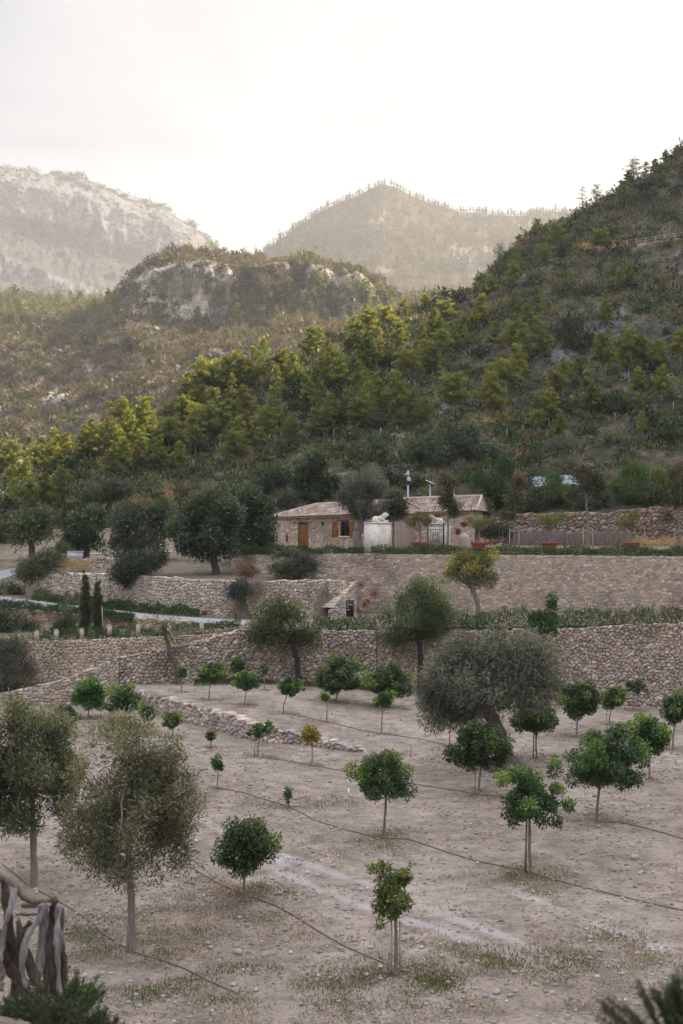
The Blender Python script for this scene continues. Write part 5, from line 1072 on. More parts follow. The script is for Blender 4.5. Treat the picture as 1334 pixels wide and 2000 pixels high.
# staked young trees on the house terrace
SPAL = [(.045, .050, .022), (.075, .078, .034), (.13, .12, .05)]
for i, (lb, bx, by, blobs, Y, n, tips) in enumerate([
    ('young dark oak on stakes between the large pillar and the brown gate', 768, 1062, [(772, 985, 26, 24), (755, 1000, 18, 20), (780, 1005, 18, 18), (765, 965, 16, 12)], 117.5, 3600, None),
    ('young oak with rusty leaves in front of the smaller wing roof', 874, 1062, [(880, 950, 20, 24), (872, 975, 18, 22), (885, 995, 20, 16), (868, 935, 10, 12)], 119, 3400, None),
    ('tall young oak right of the potted trees and gate', 1004, 1064, [(1005, 975, 22, 36), (1015, 940, 18, 20), (995, 1000, 20, 20)], 121, 3800, None),
    ('young oak with grey forked trunk above the second pot', 1148, 1065, [(1150, 935, 32, 26), (1160, 955, 28, 24), (1135, 920, 20, 16), (1120, 970, 16, 14)], 120, 4600, None),
    ('tall young oak at the right edge with grey trunk', 1326, 1066, [(1325, 925, 30, 34), (1310, 980, 20, 26), (1340, 960, 24, 40), (1300, 1010, 18, 12)], 120, 4200, None)]):
    o, cl, loc = big_tree('young_oak', lb, 'tree', bx, by, blobs, n, .2, .10, SPAL, [(bx, by), (bx + 1, by - 30), (np.mean([q[0] for q in blobs]), np.mean([q[1] for q in blobs]) + 6)], M_barkg, Y=Y, base_z=9.45, rc=.45, ncl=46, tr=(.11 if i not in (3, 4) else .2, .06), seed=270 + i, tips=(.17, .14, .06), limbs=16, group='staked young trees on the house terrace')
    if i in (0, 2, 3, 4):
        s_ = empty('stake_frame', (loc[0], Y - .15, 9.45), ['stakes around the young oak by the large pillar', '', 'stakes around the tall young oak right of the gate', 'stakes around the oak above the second pot', 'stakes around the oak at the right edge'][i], 'tree stakes', 'wooden tree stakes on the house terrace')
        for q in (-.42, .42): b = MB(); b.tube([(q, 0, -.1), (q * .9, 0, 1.95)], .05, 7); link('post', b.mesh('post', M_stake), s_)
        b = MB(); b.tube([(-.44, -.06, 1.75), (.44, -.06, 1.78)], .04, 6); link('crossbar', b.mesh('crossbar', M_stake), s_)
for px, Y in ((982, 126), (1103, 128), (1208, 129)):
    b = MB(); b.tube([(0, 0, -.1), (.02, 0, 1.7)], .05, 7); link('wooden_post', b.mesh('wooden_post', M_beam if px != 982 else M_stake), None, (PX(px, Y), Y, 9.6), label={982: 'thin wooden post beside the tall young oak', 1103: 'dark wooden post between the second pot and grey forked oak', 1208: 'dark wooden post just left of the third pot tree'}[px], category='post')
# terracotta pots and their small trees
for i, (px, w_, lb, lb2, blobs, yel) in enumerate([
    (820, 34, 'wide terracotta pot left of the iron gate, mostly behind hedge', 'yellowing espaliered little tree in the pot left of the gate', [(820, 1012, 20, 13), (800, 1020, 12, 10), (838, 1016, 10, 10)], 1),
    (935, 31, 'low terracotta pot right of the round stone post', 'small pale tree with forked white trunk, right of the stone post', [(935, 1022, 22, 12), (920, 1016, 12, 8), (950, 1018, 12, 10)], 1),
    (1073, 33, 'terracotta pot before the lavender border', 'small yellow-green tree in the pot before the lavender', [(1078, 1018, 24, 15), (1060, 1012, 16, 12), (1096, 1008, 14, 10)], 1),
    (1232, 35, 'widest terracotta pot before the dry grass', 'small yellow-green tree in the widest pot, beneath the right pines', [(1228, 1016, 24, 15), (1215, 1022, 14, 12), (1245, 1005, 14, 10)], 1)]):
    Y = 115.0; k = Y / F; R_ = w_ * k / 2; loc = (PX(px, Y), Y, 9.56)
    o = empty('terracotta_pot', loc, lb, 'plant pot', 'terracotta pots on the house terrace'); h = .82
    b = MB(); b.lathe([(R_ * .6, 0), (R_ * .68, .1), (R_ * .9, h - .2)], seg=28); link('body', b.mesh('body', M_terra, True), o)
    b = MB(); b.lathe([(R_ * .9, h - .2), (R_ * 1.0, h - .17), (R_ * 1.02, h), (R_ * .92, h + .01), (R_ * .88, h - .12)], seg=28); link('rim', b.mesh('rim', M_terra, True), o)
    b = MB(); b.ell((0, 0, h - .14), (R_ * .89, R_ * .89, .03), seg=20, ring=6); link('soil', b.mesh('soil', M_soil), o)
    big_tree('potted_tree', lb2, 'small tree', px, 1058, blobs, 1500, .15, .07, [(.075, .10, .03), (.15, .16, .045), (.26, .23, .06)], [(px, 1060), (px + 1, 1045), (px, 1034)], M_barkg, Y=Y, base_z=10.15, rc=.3, ncl=30, tr=(.09, .06), seed=280 + i, limbs=14, cvar=.35, group='small trees in the terracotta pots')

# ------------------------------------------------------------------ pines
PIN = [(.07, .105, .020), (.135, .18, .028), (.30, .32, .05)]
def pine_proto(seed, H=7.0, R_=1.9, n=5200, pal=PIN, con=1.0, L=.36, W=.12, bare=.18, sk=0.):
    r = rng(seed); cl = []; nb = int(16 + 10 * r.random())
    for i in range(nb):
        t = bare + (1 - bare) * (i + r.random()) / nb; rad = R_ * ((1 - (t - bare) / (1 - bare)) ** .75 * con + (1 - con) * .8 + .08) * (.65 + .6 * r.random())
        a = i * 2.4 + r.random(); m = max(1, int(rad / .45))
        for j in range(m):
            f = (j + 1) / m; cl.append([math.cos(a) * rad * f + sk * t, math.sin(a) * rad * f, H * t + .35 * f * rad + .15 * r.normal(), .26 + .22 * (1 - f) + .12 * r.random()])
    cl.append([sk, 0, H * .97, .28]); cl.append([sk * .95, 0, H * .88, .4]); cl = np.array(cl)
    p = Proto(); mb = MB(); mb.tube([(0, 0, -.5), (sk * .3, .05, H * .4), (sk * .95, 0, H * .93)], [.13, .09, .02], 6, cap=False)
    for j in range(0, len(cl), 2): limb(mb, r, (sk * cl[j, 2] / H, 0, max(.3, cl[j, 2] - .4)), cl[j, :3], .03, .012, .05, 3, 4)
    p.trunk = mb.mesh('trunk', M_barkg, True)
    V, Q, C = cloud(r, n, cl, L, W, pal, .55, .5, .9, None, .4, 1.9, .28, .8); p.crown = mesh_np('crown', V, Q, M_needle, C); p.H = H; return p
PINES = [pine_proto(301, 7, 2.0), pine_proto(302, 7, 1.7, con=.8), pine_proto(303, 7, 2.3, con=.6, bare=.12), pine_proto(304, 7, 1.5, con=1, n=2000), pine_proto(305, 7, 2.1, con=.7, sk=.5), pine_proto(306, 7, 1.9, con=.9, bare=.25)]
BROAD = [pine_proto(311, 5, 2.4, 3000, [(.075, .11, .018), (.12, .165, .028), (.19, .235, .05)], .3, bare=.12), pine_proto(312, 5, 2.1, 3000, [(.075, .11, .018), (.12, .165, .028), (.19, .235, .05)], .5, bare=.1)]
DARKP = [pine_proto(321, 7, 2.6, 6500, [(.028, .062, .018), (.048, .095, .026), (.08, .14, .035)], .35, .30, .07, .15), pine_proto(322, 7, 2.4, 6500, [(.04, .085, .02), (.07, .13, .03), (.11, .18, .04)], .4, .30, .07, .1)]
PINES += [pine_proto(307, 7, 1.35, con=1.0, bare=.3, sk=.3), pine_proto(308, 7, 2.5, con=.35, bare=.4, sk=-.4)]
THIN = [pine_proto(331, 9, 1.5, 800, PIN, 1, .34, .1, .12), pine_proto(332, 7, 2.0, 1300, PIN, .5, .34, .1, .3)]
class Sh: pass
def shrub_mesh(seed, n, pal, L=.32, W=.14, flat=.75, name='shrub'):
    r = rng(seed); cl = shape_clumps(r, 16, 1.0, 1.0, .75 * flat, .55 * flat, .45, .45, lump=.35); V, Q, C = cloud(r, n, cl, L, W, pal, .6, .8, .3, None, .35, 2.2, .3)
    return mesh_np(name, V, Q, M_scrub, C), (V, Q, C)
SH_D = [(.024, .038, .014), (.042, .062, .022), (.065, .092, .034)]; SH_G = [(.055, .070, .034), (.085, .105, .05), (.125, .15, .078)]
SH_B = [(.16, .14, .125), (.22, .20, .185), (.30, .28, .265)]; SH_Y = [(.08, .10, .025), (.12, .14, .04), (.18, .19, .06)]; SH_R = [(.16, .10, .06), (.24, .16, .09), (.32, .24, .14)]
SHR = {'dark': [shrub_mesh(401 + i, 420, SH_D) for i in range(4)], 'grey-green': [shrub_mesh(411 + i, 420, SH_G) for i in range(4)], 'bare grey': [shrub_mesh(421 + i, 420, SH_B, .5, .03) for i in range(3)],
       'light green': [shrub_mesh(431 + i, 420, SH_Y) for i in range(3)], 'brown': [shrub_mesh(441 + i, 360, SH_R, .34, .06) for i in range(3)]}
def ridge_y(px): return float(ip(px, RYp))
ORD = ['first', 'second', 'third', 'fourth', 'fifth', 'sixth', 'seventh', 'eighth', 'ninth', 'tenth', 'eleventh', 'twelfth', 'thirteenth', 'fourteenth', 'fifteenth', 'sixteenth', 'seventeenth', 'eighteenth', 'nineteenth', 'twentieth']
def ordn(i):
    if i < 20: return ORD[i]
    return f'{["twenty","thirty","forty","fifty","sixty","seventy","eighty"][(i + 1) // 10 - 2]}' + (f'-{ORD[(i + 1) % 10 - 1]}' if (i + 1) % 10 else 'th'.replace('th', 'th'))
def zone(px, py):
    ry = ridge_y(px)
    if py - ry < 16: return 'along the skyline ridge, ' + ('left half' if px < 620 else 'right half')
    if py < 640: return 'high on the right slope below the skyline'
    if py < 740: return 'across the upper middle of the green slope' if px < 1000 else 'on the right slope under the railing'
    if py < 830: return 'on the slope between ridge and carobs' if px < 700 else 'on the slope above the wire fence'
    if px < 330: return 'on the low wooded slope at far left'
    if px < 640: return 'above the carobs and long house'
    if px < 960: return 'behind the house roofs near the fence posts'
    return 'behind the dark boulder wall'
pend = []
def add_pine(px, py, h_px, look, protos, Y0=150):
    loc = hit(px, py, Y0, 430); k = loc[1] / F; pend.append((px, py, loc, h_px * k, look, protos, 'pine tree'))
# prominent pines read off the photograph: base x, base y, height (px)
for px, py, h in [(213, 848, 72), (240, 850, 72), (278, 866, 88), (300, 905, 60), (180, 885, 64), (192, 900, 70), (365, 800, 72), (412, 792, 86), (392, 800, 70), (440, 775, 76), (452, 790, 60), (468, 770, 84), (495, 755, 78),
                  (515, 752, 90), (545, 745, 60), (575, 760, 62), (608, 705, 66), (620, 700, 60), (640, 720, 56), (130, 905, 60), (105, 930, 66), (70, 935, 62), (50, 955, 60), (25, 960, 52), (718, 655, 58), (700, 700, 70), (735, 720, 80), (650, 745, 70), (780, 690, 60),
                  (772, 818, 92), (885, 820, 88), (845, 740, 66), (715, 745, 90), (712, 790, 66), (600, 800, 66), (535, 830, 70), (520, 860, 66), (560, 870, 50), (465, 925, 80), (625, 810, 64), (650, 830, 60), (680, 830, 66), (700, 840, 56),
                  (540, 790, 76), (480, 830, 76), (440, 860, 80), (405, 870, 76), (375, 880, 66), (330, 890, 70), (310, 920, 70), (270, 930, 72), (240, 925, 66), (220, 935, 60), (350, 925, 60), (250, 880, 80), (90, 1000, 76), (60, 1010, 70), (25, 1000, 66), (120, 975, 60),
                  (960, 812, 84), (990, 770, 66), (1010, 750, 76), (1150, 815, 76), (1100, 775, 72), (1090, 790, 60), (1175, 735, 84), (1220, 740, 96), (1250, 735, 80), (1330, 710, 66), (1290, 720, 44), (1245, 780, 60), (1095, 870, 64), (1060, 700, 40), (1000, 700, 70), (1020, 720, 76), (965, 690, 60),
                  (940, 640, 64), (1005, 620, 50), (1030, 640, 50), (1050, 700, 80), (1210, 560, 34), (880, 690, 62), (905, 665, 50), (870, 640, 52), (850, 660, 56), (1060, 610, 36), (1180, 640, 34), (1295, 580, 40), (755, 650, 50), (825, 690, 56), (930, 590, 40), (800, 745, 60), (1000, 560, 50), (1010, 540, 44)]:
    add_pine(px, py, h * .98, 'bright yellow-green' if (py - ridge_y(px)) < 45 and px < 640 else 'mid green', PINES)
for px, py, h in [(828, 830, 50), (1085, 480, 42), (1060, 520, 40), (1050, 460, 30), (968, 760, 48), (1160, 805, 44), (465, 900, 50), (690, 645, 34)]: add_pine(px, py, h, 'broad light green', BROAD)
for px, py, h in [(1138, 398, 56), (1166, 392, 44), (1238, 345, 58), (1262, 338, 40), (1280, 330, 34), (1228, 375, 40), (975, 512, 46), (1044, 474, 30), (1215, 392, 36), (1300, 320, 30), (1320, 308, 26)]: add_pine(px, py, h, 'thin dark', THIN if h > 40 else PINES)
R2 = random.Random(5)
cnt = 0
while cnt < 90:
    px = R2.uniform(-20, 1350); ry = ridge_y(px); py = R2.uniform(ry + 2, min(900, 960 - px * .06))
    dens = .9 if px < 700 else .45
    if py < 560: dens *= .9
    if R2.random() > dens: continue
    add_pine(px, py, R2.uniform(34, 66) * (1.1 if py > 700 else .8), 'mid green' if py - ry > 45 or px > 640 else 'bright yellow-green', PINES); cnt += 1
# pines right behind the garden wall
for i_, (lb, bx, blobs, n_, pl) in enumerate([
    ('lush dark pine leaning out behind the tall young oak', 968, [(968, 945, 36, 40), (988, 908, 26, 20), (940, 965, 26, 22), (932, 936, 12, 12), (985, 975, 26, 26)], 11000, [(.025, .062, .014), (.045, .10, .022), (.07, .14, .032)]),
    ('rounded bright green pine before the pale sheet roof', 1085, [(1085, 970, 42, 28), (1075, 940, 24, 20), (1100, 985, 30, 18), (1060, 978, 26, 20)], 9500, [(.05, .10, .018), (.085, .15, .028), (.13, .20, .04)]),
    ('largest rich green pine behind the third and fourth pots', 1232, [(1230, 965, 46, 34), (1238, 925, 28, 28), (1215, 950, 28, 30), (1250, 975, 30, 26)], 13000, [(.035, .085, .016), (.06, .13, .026), (.10, .18, .04)]),
    ('light green pine behind the oak at the right edge', 1308, [(1300, 955, 24, 30), (1312, 980, 26, 24), (1290, 930, 14, 14)], 6500, [(.06, .11, .02), (.10, .17, .03), (.15, .22, .045)])]):
    big_tree('pine_tree', lb, 'pine tree', bx, 1012, blobs, n_, .34, .07, pl, [(bx, 1012), (bx + 2, 990), (blobs[0][0], blobs[0][1])], M_barkb, M_needle, Y=146, base_z=zg(bx, 146), rc=.6, ncl=70, tr=(.2, .12), seed=290 + i_, up=.8, limbs=16, spread=.5)
groups = {}
for i, q in enumerate(pend): groups.setdefault((q[4], zone(q[0], q[1] - 0) if q[1] < 990 else 'right behind the dark boulder wall'), []).append(q)
for (look, zn), L in groups.items():
    L.sort(key=lambda q: q[0])
    for i, (px, py, loc, h, _, pr, cat) in enumerate(L):
        p = pr[R2.randrange(len(pr))]; s_ = h / p.H; wv = R2.uniform(1.05, 1.45)
        lb = (f'{look} pine, {ordn(i)} from the left {zn}' if len(L) > 1 else f'{look} pine {zn}')
        place('pine_tree', p, loc, lb, 'pine tree', 'pine trees on the hillside', (s_ * wv, s_ * wv, s_), R2.random() * 6.28)
# individual shrubs on the near hillside
shp = []
for px, py, w_, kd in [(998, 512, 40, 'dark'), (1100, 500, 50, 'dark'), (880, 580, 70, 'dark'), (950, 545, 44, 'dark'), (860, 560, 40, 'dark'), (905, 560, 44, 'dark'), (1050, 600, 60, 'grey-green'), (1035, 745, 60, 'grey-green'), (1095, 650, 70, 'grey-green'), (1130, 680, 70, 'dark'), (1180, 700, 60, 'grey-green'),
                      (940, 700, 50, 'dark'), (1255, 610, 44, 'dark'), (1205, 570, 50, 'grey-green'), (1150, 580, 50, 'grey-green'), (760, 700, 50, 'dark'), (690, 690, 60, 'dark'), (640, 665, 50, 'dark'), (660, 820, 50, 'dark'), (750, 620, 40, 'dark'), (1300, 870, 70, 'dark'), (1320, 850, 60, 'dark'), (1260, 835, 60, 'dark'),
                      (1200, 800, 60, 'dark'), (1230, 810, 60, 'dark'), (1160, 800, 60, 'dark'), (690, 860, 56, 'grey-green'), (1028, 860, 34, 'brown'), (560, 890, 50, 'dark'), (600, 880, 60, 'dark'), (650, 890, 50, 'grey-green'), (730, 910, 50, 'dark'), (780, 905, 40, 'dark'), (1090, 820, 70, 'dark'), (1050, 830, 50, 'dark'), (380, 935, 50, 'dark'),
                      (1150, 850, 50, 'grey-green'), (1120, 900, 60, 'grey-green'), (1040, 910, 60, 'grey-green'), (940, 960, 60, 'dark'), (1000, 950, 60, 'dark'), (1150, 960, 60, 'dark'), (1290, 960, 60, 'dark'), (760, 960, 50, 'dark'), (900, 930, 40, 'grey-green')]:
    shp.append((px, py, w_, kd))
for _ in range(70):
    px = R2.uniform(0, 760); ry = ridge_y(px); shp.append((px, R2.uniform(ry + 8, ry + 120), R2.uniform(36, 62), 'dark' if R2.random() < .8 else 'grey-green'))
while len(shp) < 292:
    px = R2.uniform(-20, 1360); ry = ridge_y(px); py = R2.uniform(ry, 985 if px > 250 else 1030) if R2.random() < .75 or px < 700 else R2.uniform(ry, 600)
    kd = R2.choices(['dark', 'grey-green', 'bare grey', 'light green', 'brown'], [.42, .26, .14, .1, .08] if px > 560 else [.62, .2, .06, .1, .02])[0]
    shp.append((px, py, R2.uniform(22, 50) * (.8 + .4 * (py > 700)), kd))
groups = {}
for q in shp: groups.setdefault((q[3], zone(q[0], q[1])), []).append(q)
for (kd, zn), L in groups.items():
    L.sort(key=lambda q: q[0])
    for i, (px, py, w_, _) in enumerate(L):
        loc = hit(px, py, 148, 430); k = loc[1] / F; s_ = w_ * k / 2.3; me = R2.choice(SHR[kd])[0]
        lb = f'{kd} shrub, {ordn(i)} from the left {zn}' if len(L) > 1 else f'{kd} shrub {zn}'
        link('shrub', me, None, (loc[0], loc[1], loc[2] - .1), R2.random() * 6.28, (s_, s_, s_ * R2.uniform(.8, 1.25)), label=lb, category='shrub', group='shrubs on the near hillside')
# undergrowth as one mass
def merge(name, protos, pos, scl, rot, colmul, mat, kind='stuff', **tags):
    Vs = []; Qs = []; Cs = []; n = 0
    for i in range(len(pos)):
        V, Q, C = protos[i % len(protos)]; c, s_ = math.cos(rot[i]), math.sin(rot[i])
        X = V[:, 0] * c - V[:, 1] * s_; Y = V[:, 0] * s_ + V[:, 1] * c
        Vs.append((np.stack([X, Y, V[:, 2]], 1) * scl[i] + pos[i]).astype(np.float32)); Qs.append(Q + n); Cs.append((C * colmul[i]).astype(np.float32)); n += len(V)
    return link(name, mesh_np(name, np.concatenate(Vs), np.concatenate(Qs), mat, np.concatenate(Cs)), None, kind=kind, **tags)
def lowshrub(seed, n, pal, L, W, flat=.7):
    r = rng(seed); cl = shape_clumps(r, 8, .9, .9, .6 * flat, .4 * flat, .45, .4, lump=.35); return cloud(r, n, cl, L, W, pal, .6, .8, .35, None, .35, 2.1, .3)
LOW = [lowshrub(501, 55, SH_D, .5, .24), lowshrub(502, 55, SH_G, .5, .22), lowshrub(503, 50, SH_B, .8, .05), lowshrub(504, 55, SH_D, .5, .24), lowshrub(505, 50, SH_R, .6, .1), lowshrub(506, 55, SH_G, .45, .2), lowshrub(507, 50, SH_B, .8, .05), lowshrub(508, 55, SH_Y, .45, .2)]
r = rng(77); N_ = 10000
Ysg = None
pxs = r.uniform(-60, 1400, N_); pos = np.zeros((N_, 3))
kb = len(KN) - 1
Yk, Zk = knots(pxs)
t = r.random(N_) ** .85; t[:2200] = r.uniform(.88, 1.02, 2200); pxs[:2200] = r.uniform(850, 1400, 2200); Yk, Zk = knots(pxs); Y0_, Y1_ = Yk[21] + 6, Yk[kb] + 14
Yv = Y0_ + (Y1_ - Y0_) * t; Zv = np.array([np.interp(Yv[i], Yk[:, i], Zk[:, i]) for i in range(N_)])
Xv = (pxs - CX) * Yv / F; pos = np.stack([Xv, Yv, Zv + gnoise(Xv, Yv) - .05], 1); usz = np.clip(Yv / 190, .8, 2.1)
merge('undergrowth', LOW, pos, (.5 + .85 * r.random(N_) ** 1.5) * usz, r.random(N_) * 6.28, .8 + .4 * r.random(N_), M_scrub)
# dead grey trees
def dead(label, px, py, h_px, seed, Y0=150):
    r = rng(seed); loc = hit(px, py, Y0, 430); H = h_px * loc[1] / F; b = MB(); b.tube([(0, 0, -.3), (.1, 0, H * .5), (-.05, 0, H)], [.12, .08, .02], 6)
    for _ in range(12):
        a = r.random() * 6.28; z = H * r.uniform(.2, .9); l = H * r.uniform(.2, .5); e = (math.cos(a) * l, math.sin(a) * l, z + l * r.uniform(-.4, .5)); limb(b, r, (0, 0, z), e, .05, .012, .2, 4, 4)
        for _ in range(2): limb(b, r, np.array(e) * .6 + np.array([0, 0, z * .4]), np.array(e) + r.normal(size=3) * l * .3, .02, .008, .1, 3, 3)
    link('dead_tree', b.mesh('dead_tree', plain('bleached_wood', (.34, .31, .30), .9)), None, loc, 0, label=label, category='dead tree')
dead('bleached dead tree with drooping limbs on the left wooded slope', 372, 875, 50, 1); dead('bare leaning snag rising from dark shrubs at far left', 65, 870, 26, 2); dead('bare pale snag under the upper right pines', 1228, 768, 44, 3)
dead('dead grey tree on the middle slope left of the rocks', 922, 610, 40, 4); dead('fallen grey branches above the long house', 640, 790, 30, 5); dead('twisted dead stump beside the little cypress', 152, 1030, 30, 6, 140); dead('lone thin dead trunk high on the slope', 1010, 610, 36, 7)

# ------------------------------------------------------------------ fences on the hill, railing
def wire_fence(label, L, h=1.5):
    root = None; tops = []
    for px, py in L:
        loc = hit(px, py, 150, 300); 
        if root is None: root = empty('wire_fence', loc, label, 'fence'); base = np.array(loc)
        d = np.array(loc) - base; b = MB(); b.tube([(0, 0, -.2), (.04, 0, h)], .055, 6); o = link('post', b.mesh('post', M_stake), root, tuple(d)); tops.append(d)
    b = MB()
    for z in (.5, .95, 1.38): b.tube([tuple(t_ + np.array([0, -.06, z])) for t_ in tops], .008, 3, cap=False)
    link('wire', b.mesh('wire', M_iron), root)
wire_fence('wooden post and wire fence across the slope above the long house', [(429, 884), (458, 880), (504, 872), (526, 869), (548, 867), (567, 865), (588, 862), (610, 860), (632, 861), (652, 858)])
wire_fence('short run of wooden fence posts above the camera pole', [(743, 856), (775, 852)])
wire_fence('wooden fence posts left of the little curved rubble wall', [(990, 860), (1021, 852), (1053, 854)])
wire_fence('wooden post fence climbing to the right edge', [(1201, 828), (1239, 830), (1277, 815), (1315, 806)])
wire_fence('low post fence at far left behind the light green tree', [(8, 1036), (22, 1032), (104, 1030), (122, 1028), (140, 1024)])
L = [(px, py) for px, py in ((1208, 484), (1225, 481), (1243, 478), (1262, 476), (1280, 473), (1298, 471), (1318, 468), (1340, 465), (1365, 462))]
locs = [np.array(hit(px, py, 200, 430)) for px, py in L]; base = locs[0]
o = empty('white_railing', tuple(base), 'pale wooden railing along the track near the top right', 'railing')
for q in locs: b = MB(); b.box(-.08, .08, -.08, .08, -.2, 1.35); link('post', b.mesh('post', plain('grey_paint', (.5, .49, .47))), o, tuple(q - base))
b = MB()
for z in (.75, 1.3): b.tube([tuple(q - base + np.array([0, -.1, z])) for q in locs], .05, 6)
link('rail', b.mesh('rail', plain('grey_paint_rail', (.5, .49, .47))), o)
pts = [(q[0], q[1] - .5, q[2] + .1, q[2] - 3.0) for q in locs[2:]]
wall('track_wall', 'grey retaining wall beneath the pale railing at the top right', 'stone wall', pts, stone=.7, seed=88, res=.15, depth=.15, jag=.1)

# ------------------------------------------------------------------ trees on the far hills
def far_pos(V3, k0, k1, px0, px1, n, seed, ok=None):
    r = rng(seed); nr, nc = V3.shape[:2]; a = r.uniform(k0, k1, n); c = r.uniform(px0, px1, n); i = a.astype(int).clip(0, nr - 1); j = c.astype(int).clip(0, nc - 1); return V3[i, j]
cB = np.linspace(-700, 1250, 420)
def colB(px): return (px + 700) / 1950 * 419
# far pine wood on the brown hill: individuals
r = rng(900); hb_list = []
segB = np.cumsum([0, 4, 24, 34, 60, 30, 6, 2])
def addB(n, row0, row1, p0, p1, hmin, hmax, look, zn, protos, grp):
    L = []
    for _ in range(n):
        i = int(r.uniform(row0, row1)); j = int(r.uniform(colB(p0), colB(p1))); q = VB[i, j]; L.append(q)
    L.sort(key=lambda q: q[0] / q[1])
    for i, q in enumerate(L):
        p = protos[R2.randrange(len(protos))]; h = r.uniform(hmin, hmax) * 1.5; s_ = h / p.H
        place('pine_tree', p, tuple(float(v) for v in q - np.array([0, 0, .3])), f'{look} pine, {ordn(i)} from the left {zn}', 'pine tree', grp, (s_, s_, s_), R2.random() * 6.28)
addB(18, 118, 150, -10, 235, 5, 8, 'hazy pale', 'on the forested crest left of the rocky knoll', PINES, 'hazy pines on the brown hill')
addB(6, 66, 118, -10, 235, 4, 7, 'hazy dull green', 'on the brown slope below the forested crest', PINES, 'hazy pines on the brown hill')
addB(16, 60, 96, 430, 860, 6, 9, 'hazy olive-green', 'in the gully below the pale cliffs', PINES, 'hazy pines on the brown hill')
addB(4, 62, 100, 235, 430, 4, 8, 'hazy grey-green', 'below the rocky knoll face', PINES, 'hazy pines on the brown hill')
addB(4, 120, 152, 440, 840, 3, 5, 'hazy small', 'along the flat top right of the knoll', PINES, 'hazy pines on the brown hill')
addB(5, 149, 153, 305, 470, 4, 6, 'tiny skyline', 'on top of the rocky knoll', THIN, 'tiny pines on the knoll skyline')
n = 6500; ii = r.integers(6, 153, n); jj = r.integers(int(colB(-60)), int(colB(900)), n); q = VB[ii, jj] - np.array([0, 0, .1])
pxq = CX + q[:, 0] * F / q[:, 1]
rk = (ii > 66) & (ii < 126) & (pxq > 232) & (pxq < 740); keep = ~rk | (r.random(n) < np.where((pxq > 450) & (pxq < 590), .5, .16)); q = q[keep]; n = len(q)
LOWF = [lowshrub(521, 40, [(.065, .06, .038), (.10, .09, .058)], .7, .34), lowshrub(522, 40, [(.045, .048, .026), (.07, .072, .038)], .7, .34), lowshrub(523, 36, [(.14, .115, .095), (.20, .165, .14)], .9, .1), lowshrub(524, 40, [(.07, .075, .035), (.11, .11, .05)], .7, .34), lowshrub(525, 36, [(.12, .095, .06), (.17, .125, .08)], .8, .15)]
merge('scrub', LOWF, q, 1.4 + 2.2 * r.random(n) ** 1.5, r.random(n) * 6.28, .8 + .4 * r.random(n), M_scrub)
# the rest of the wood on the brown hill reads as one mass
def minipine(seed, n=46, H=7, pal=((.055, .052, .03), (.078, .072, .036), (.10, .095, .05)), L=1.1, W=.55):
    r = rng(seed); m = 9; cl = [[(r.random() - .5) * 1.2, (r.random() - .5) * 1.2, H * (.25 + .7 * i / m), 1.25 * (1 - .75 * i / m)] for i in range(m)]
    return cloud(r, n, cl, L, W, pal, .5, .6, .6, None, .3, 2, .3)
BP = [minipine(621 + i, 150, 7, ((.08, .09, .03), (.12, .13, .04), (.17, .18, .06)), .7, .3) for i in range(5)]
rowsq = []
for n_, r0, r1, p0, p1 in ((330, 116, 152, -60, 240), (70, 60, 116, -60, 235), (330, 50, 100, 430, 900), (14, 60, 98, 235, 430), (30, 122, 150, 470, 860)):
    rowsq.append(VB[r.integers(r0, r1, n_), r.integers(int(colB(p0)), int(colB(p1)), n_)])
q = np.concatenate(rowsq) - np.array([0, 0, .4]); n = len(q)
merge('distant_pine_wood', BP, q, .7 + .85 * r.random(n), r.random(n) * 6.28, .8 + .4 * r.random(n), M_needle)
# wood on the far peak
MP = [minipine(601 + i) for i in range(5)]
n = 4600; ii = r.integers(8, 71, n); jj = r.integers(10, 200, n); q = VC[ii, jj] - np.array([0, 0, 1.])
merge('far_forest', MP, q, 1.1 + 1.3 * r.random(n), r.random(n) * 6.28, .8 + .4 * r.random(n), M_scrub)
n = 300; jj = r.integers(0, 205, n); q = VC[70, jj] - np.array([0, 0, .5]); 
merge('far_forest_crest', MP, q, .6 + 1.1 * r.random(n), r.random(n) * 6.28, .8 + .4 * r.random(n), M_scrub)
segD = np.cumsum([0, 3, 12, 16, 20, 90, 50, 3]); n = 200; jj = r.integers(230, 628, n); q = VD[segD[6], jj] - np.array([0, 0, 2.0])
merge('mountain_scrub', LOWF, q, 4 + 6 * r.random(n), r.random(n) * 6.28, .8 + .3 * r.random(n), M_scrub)

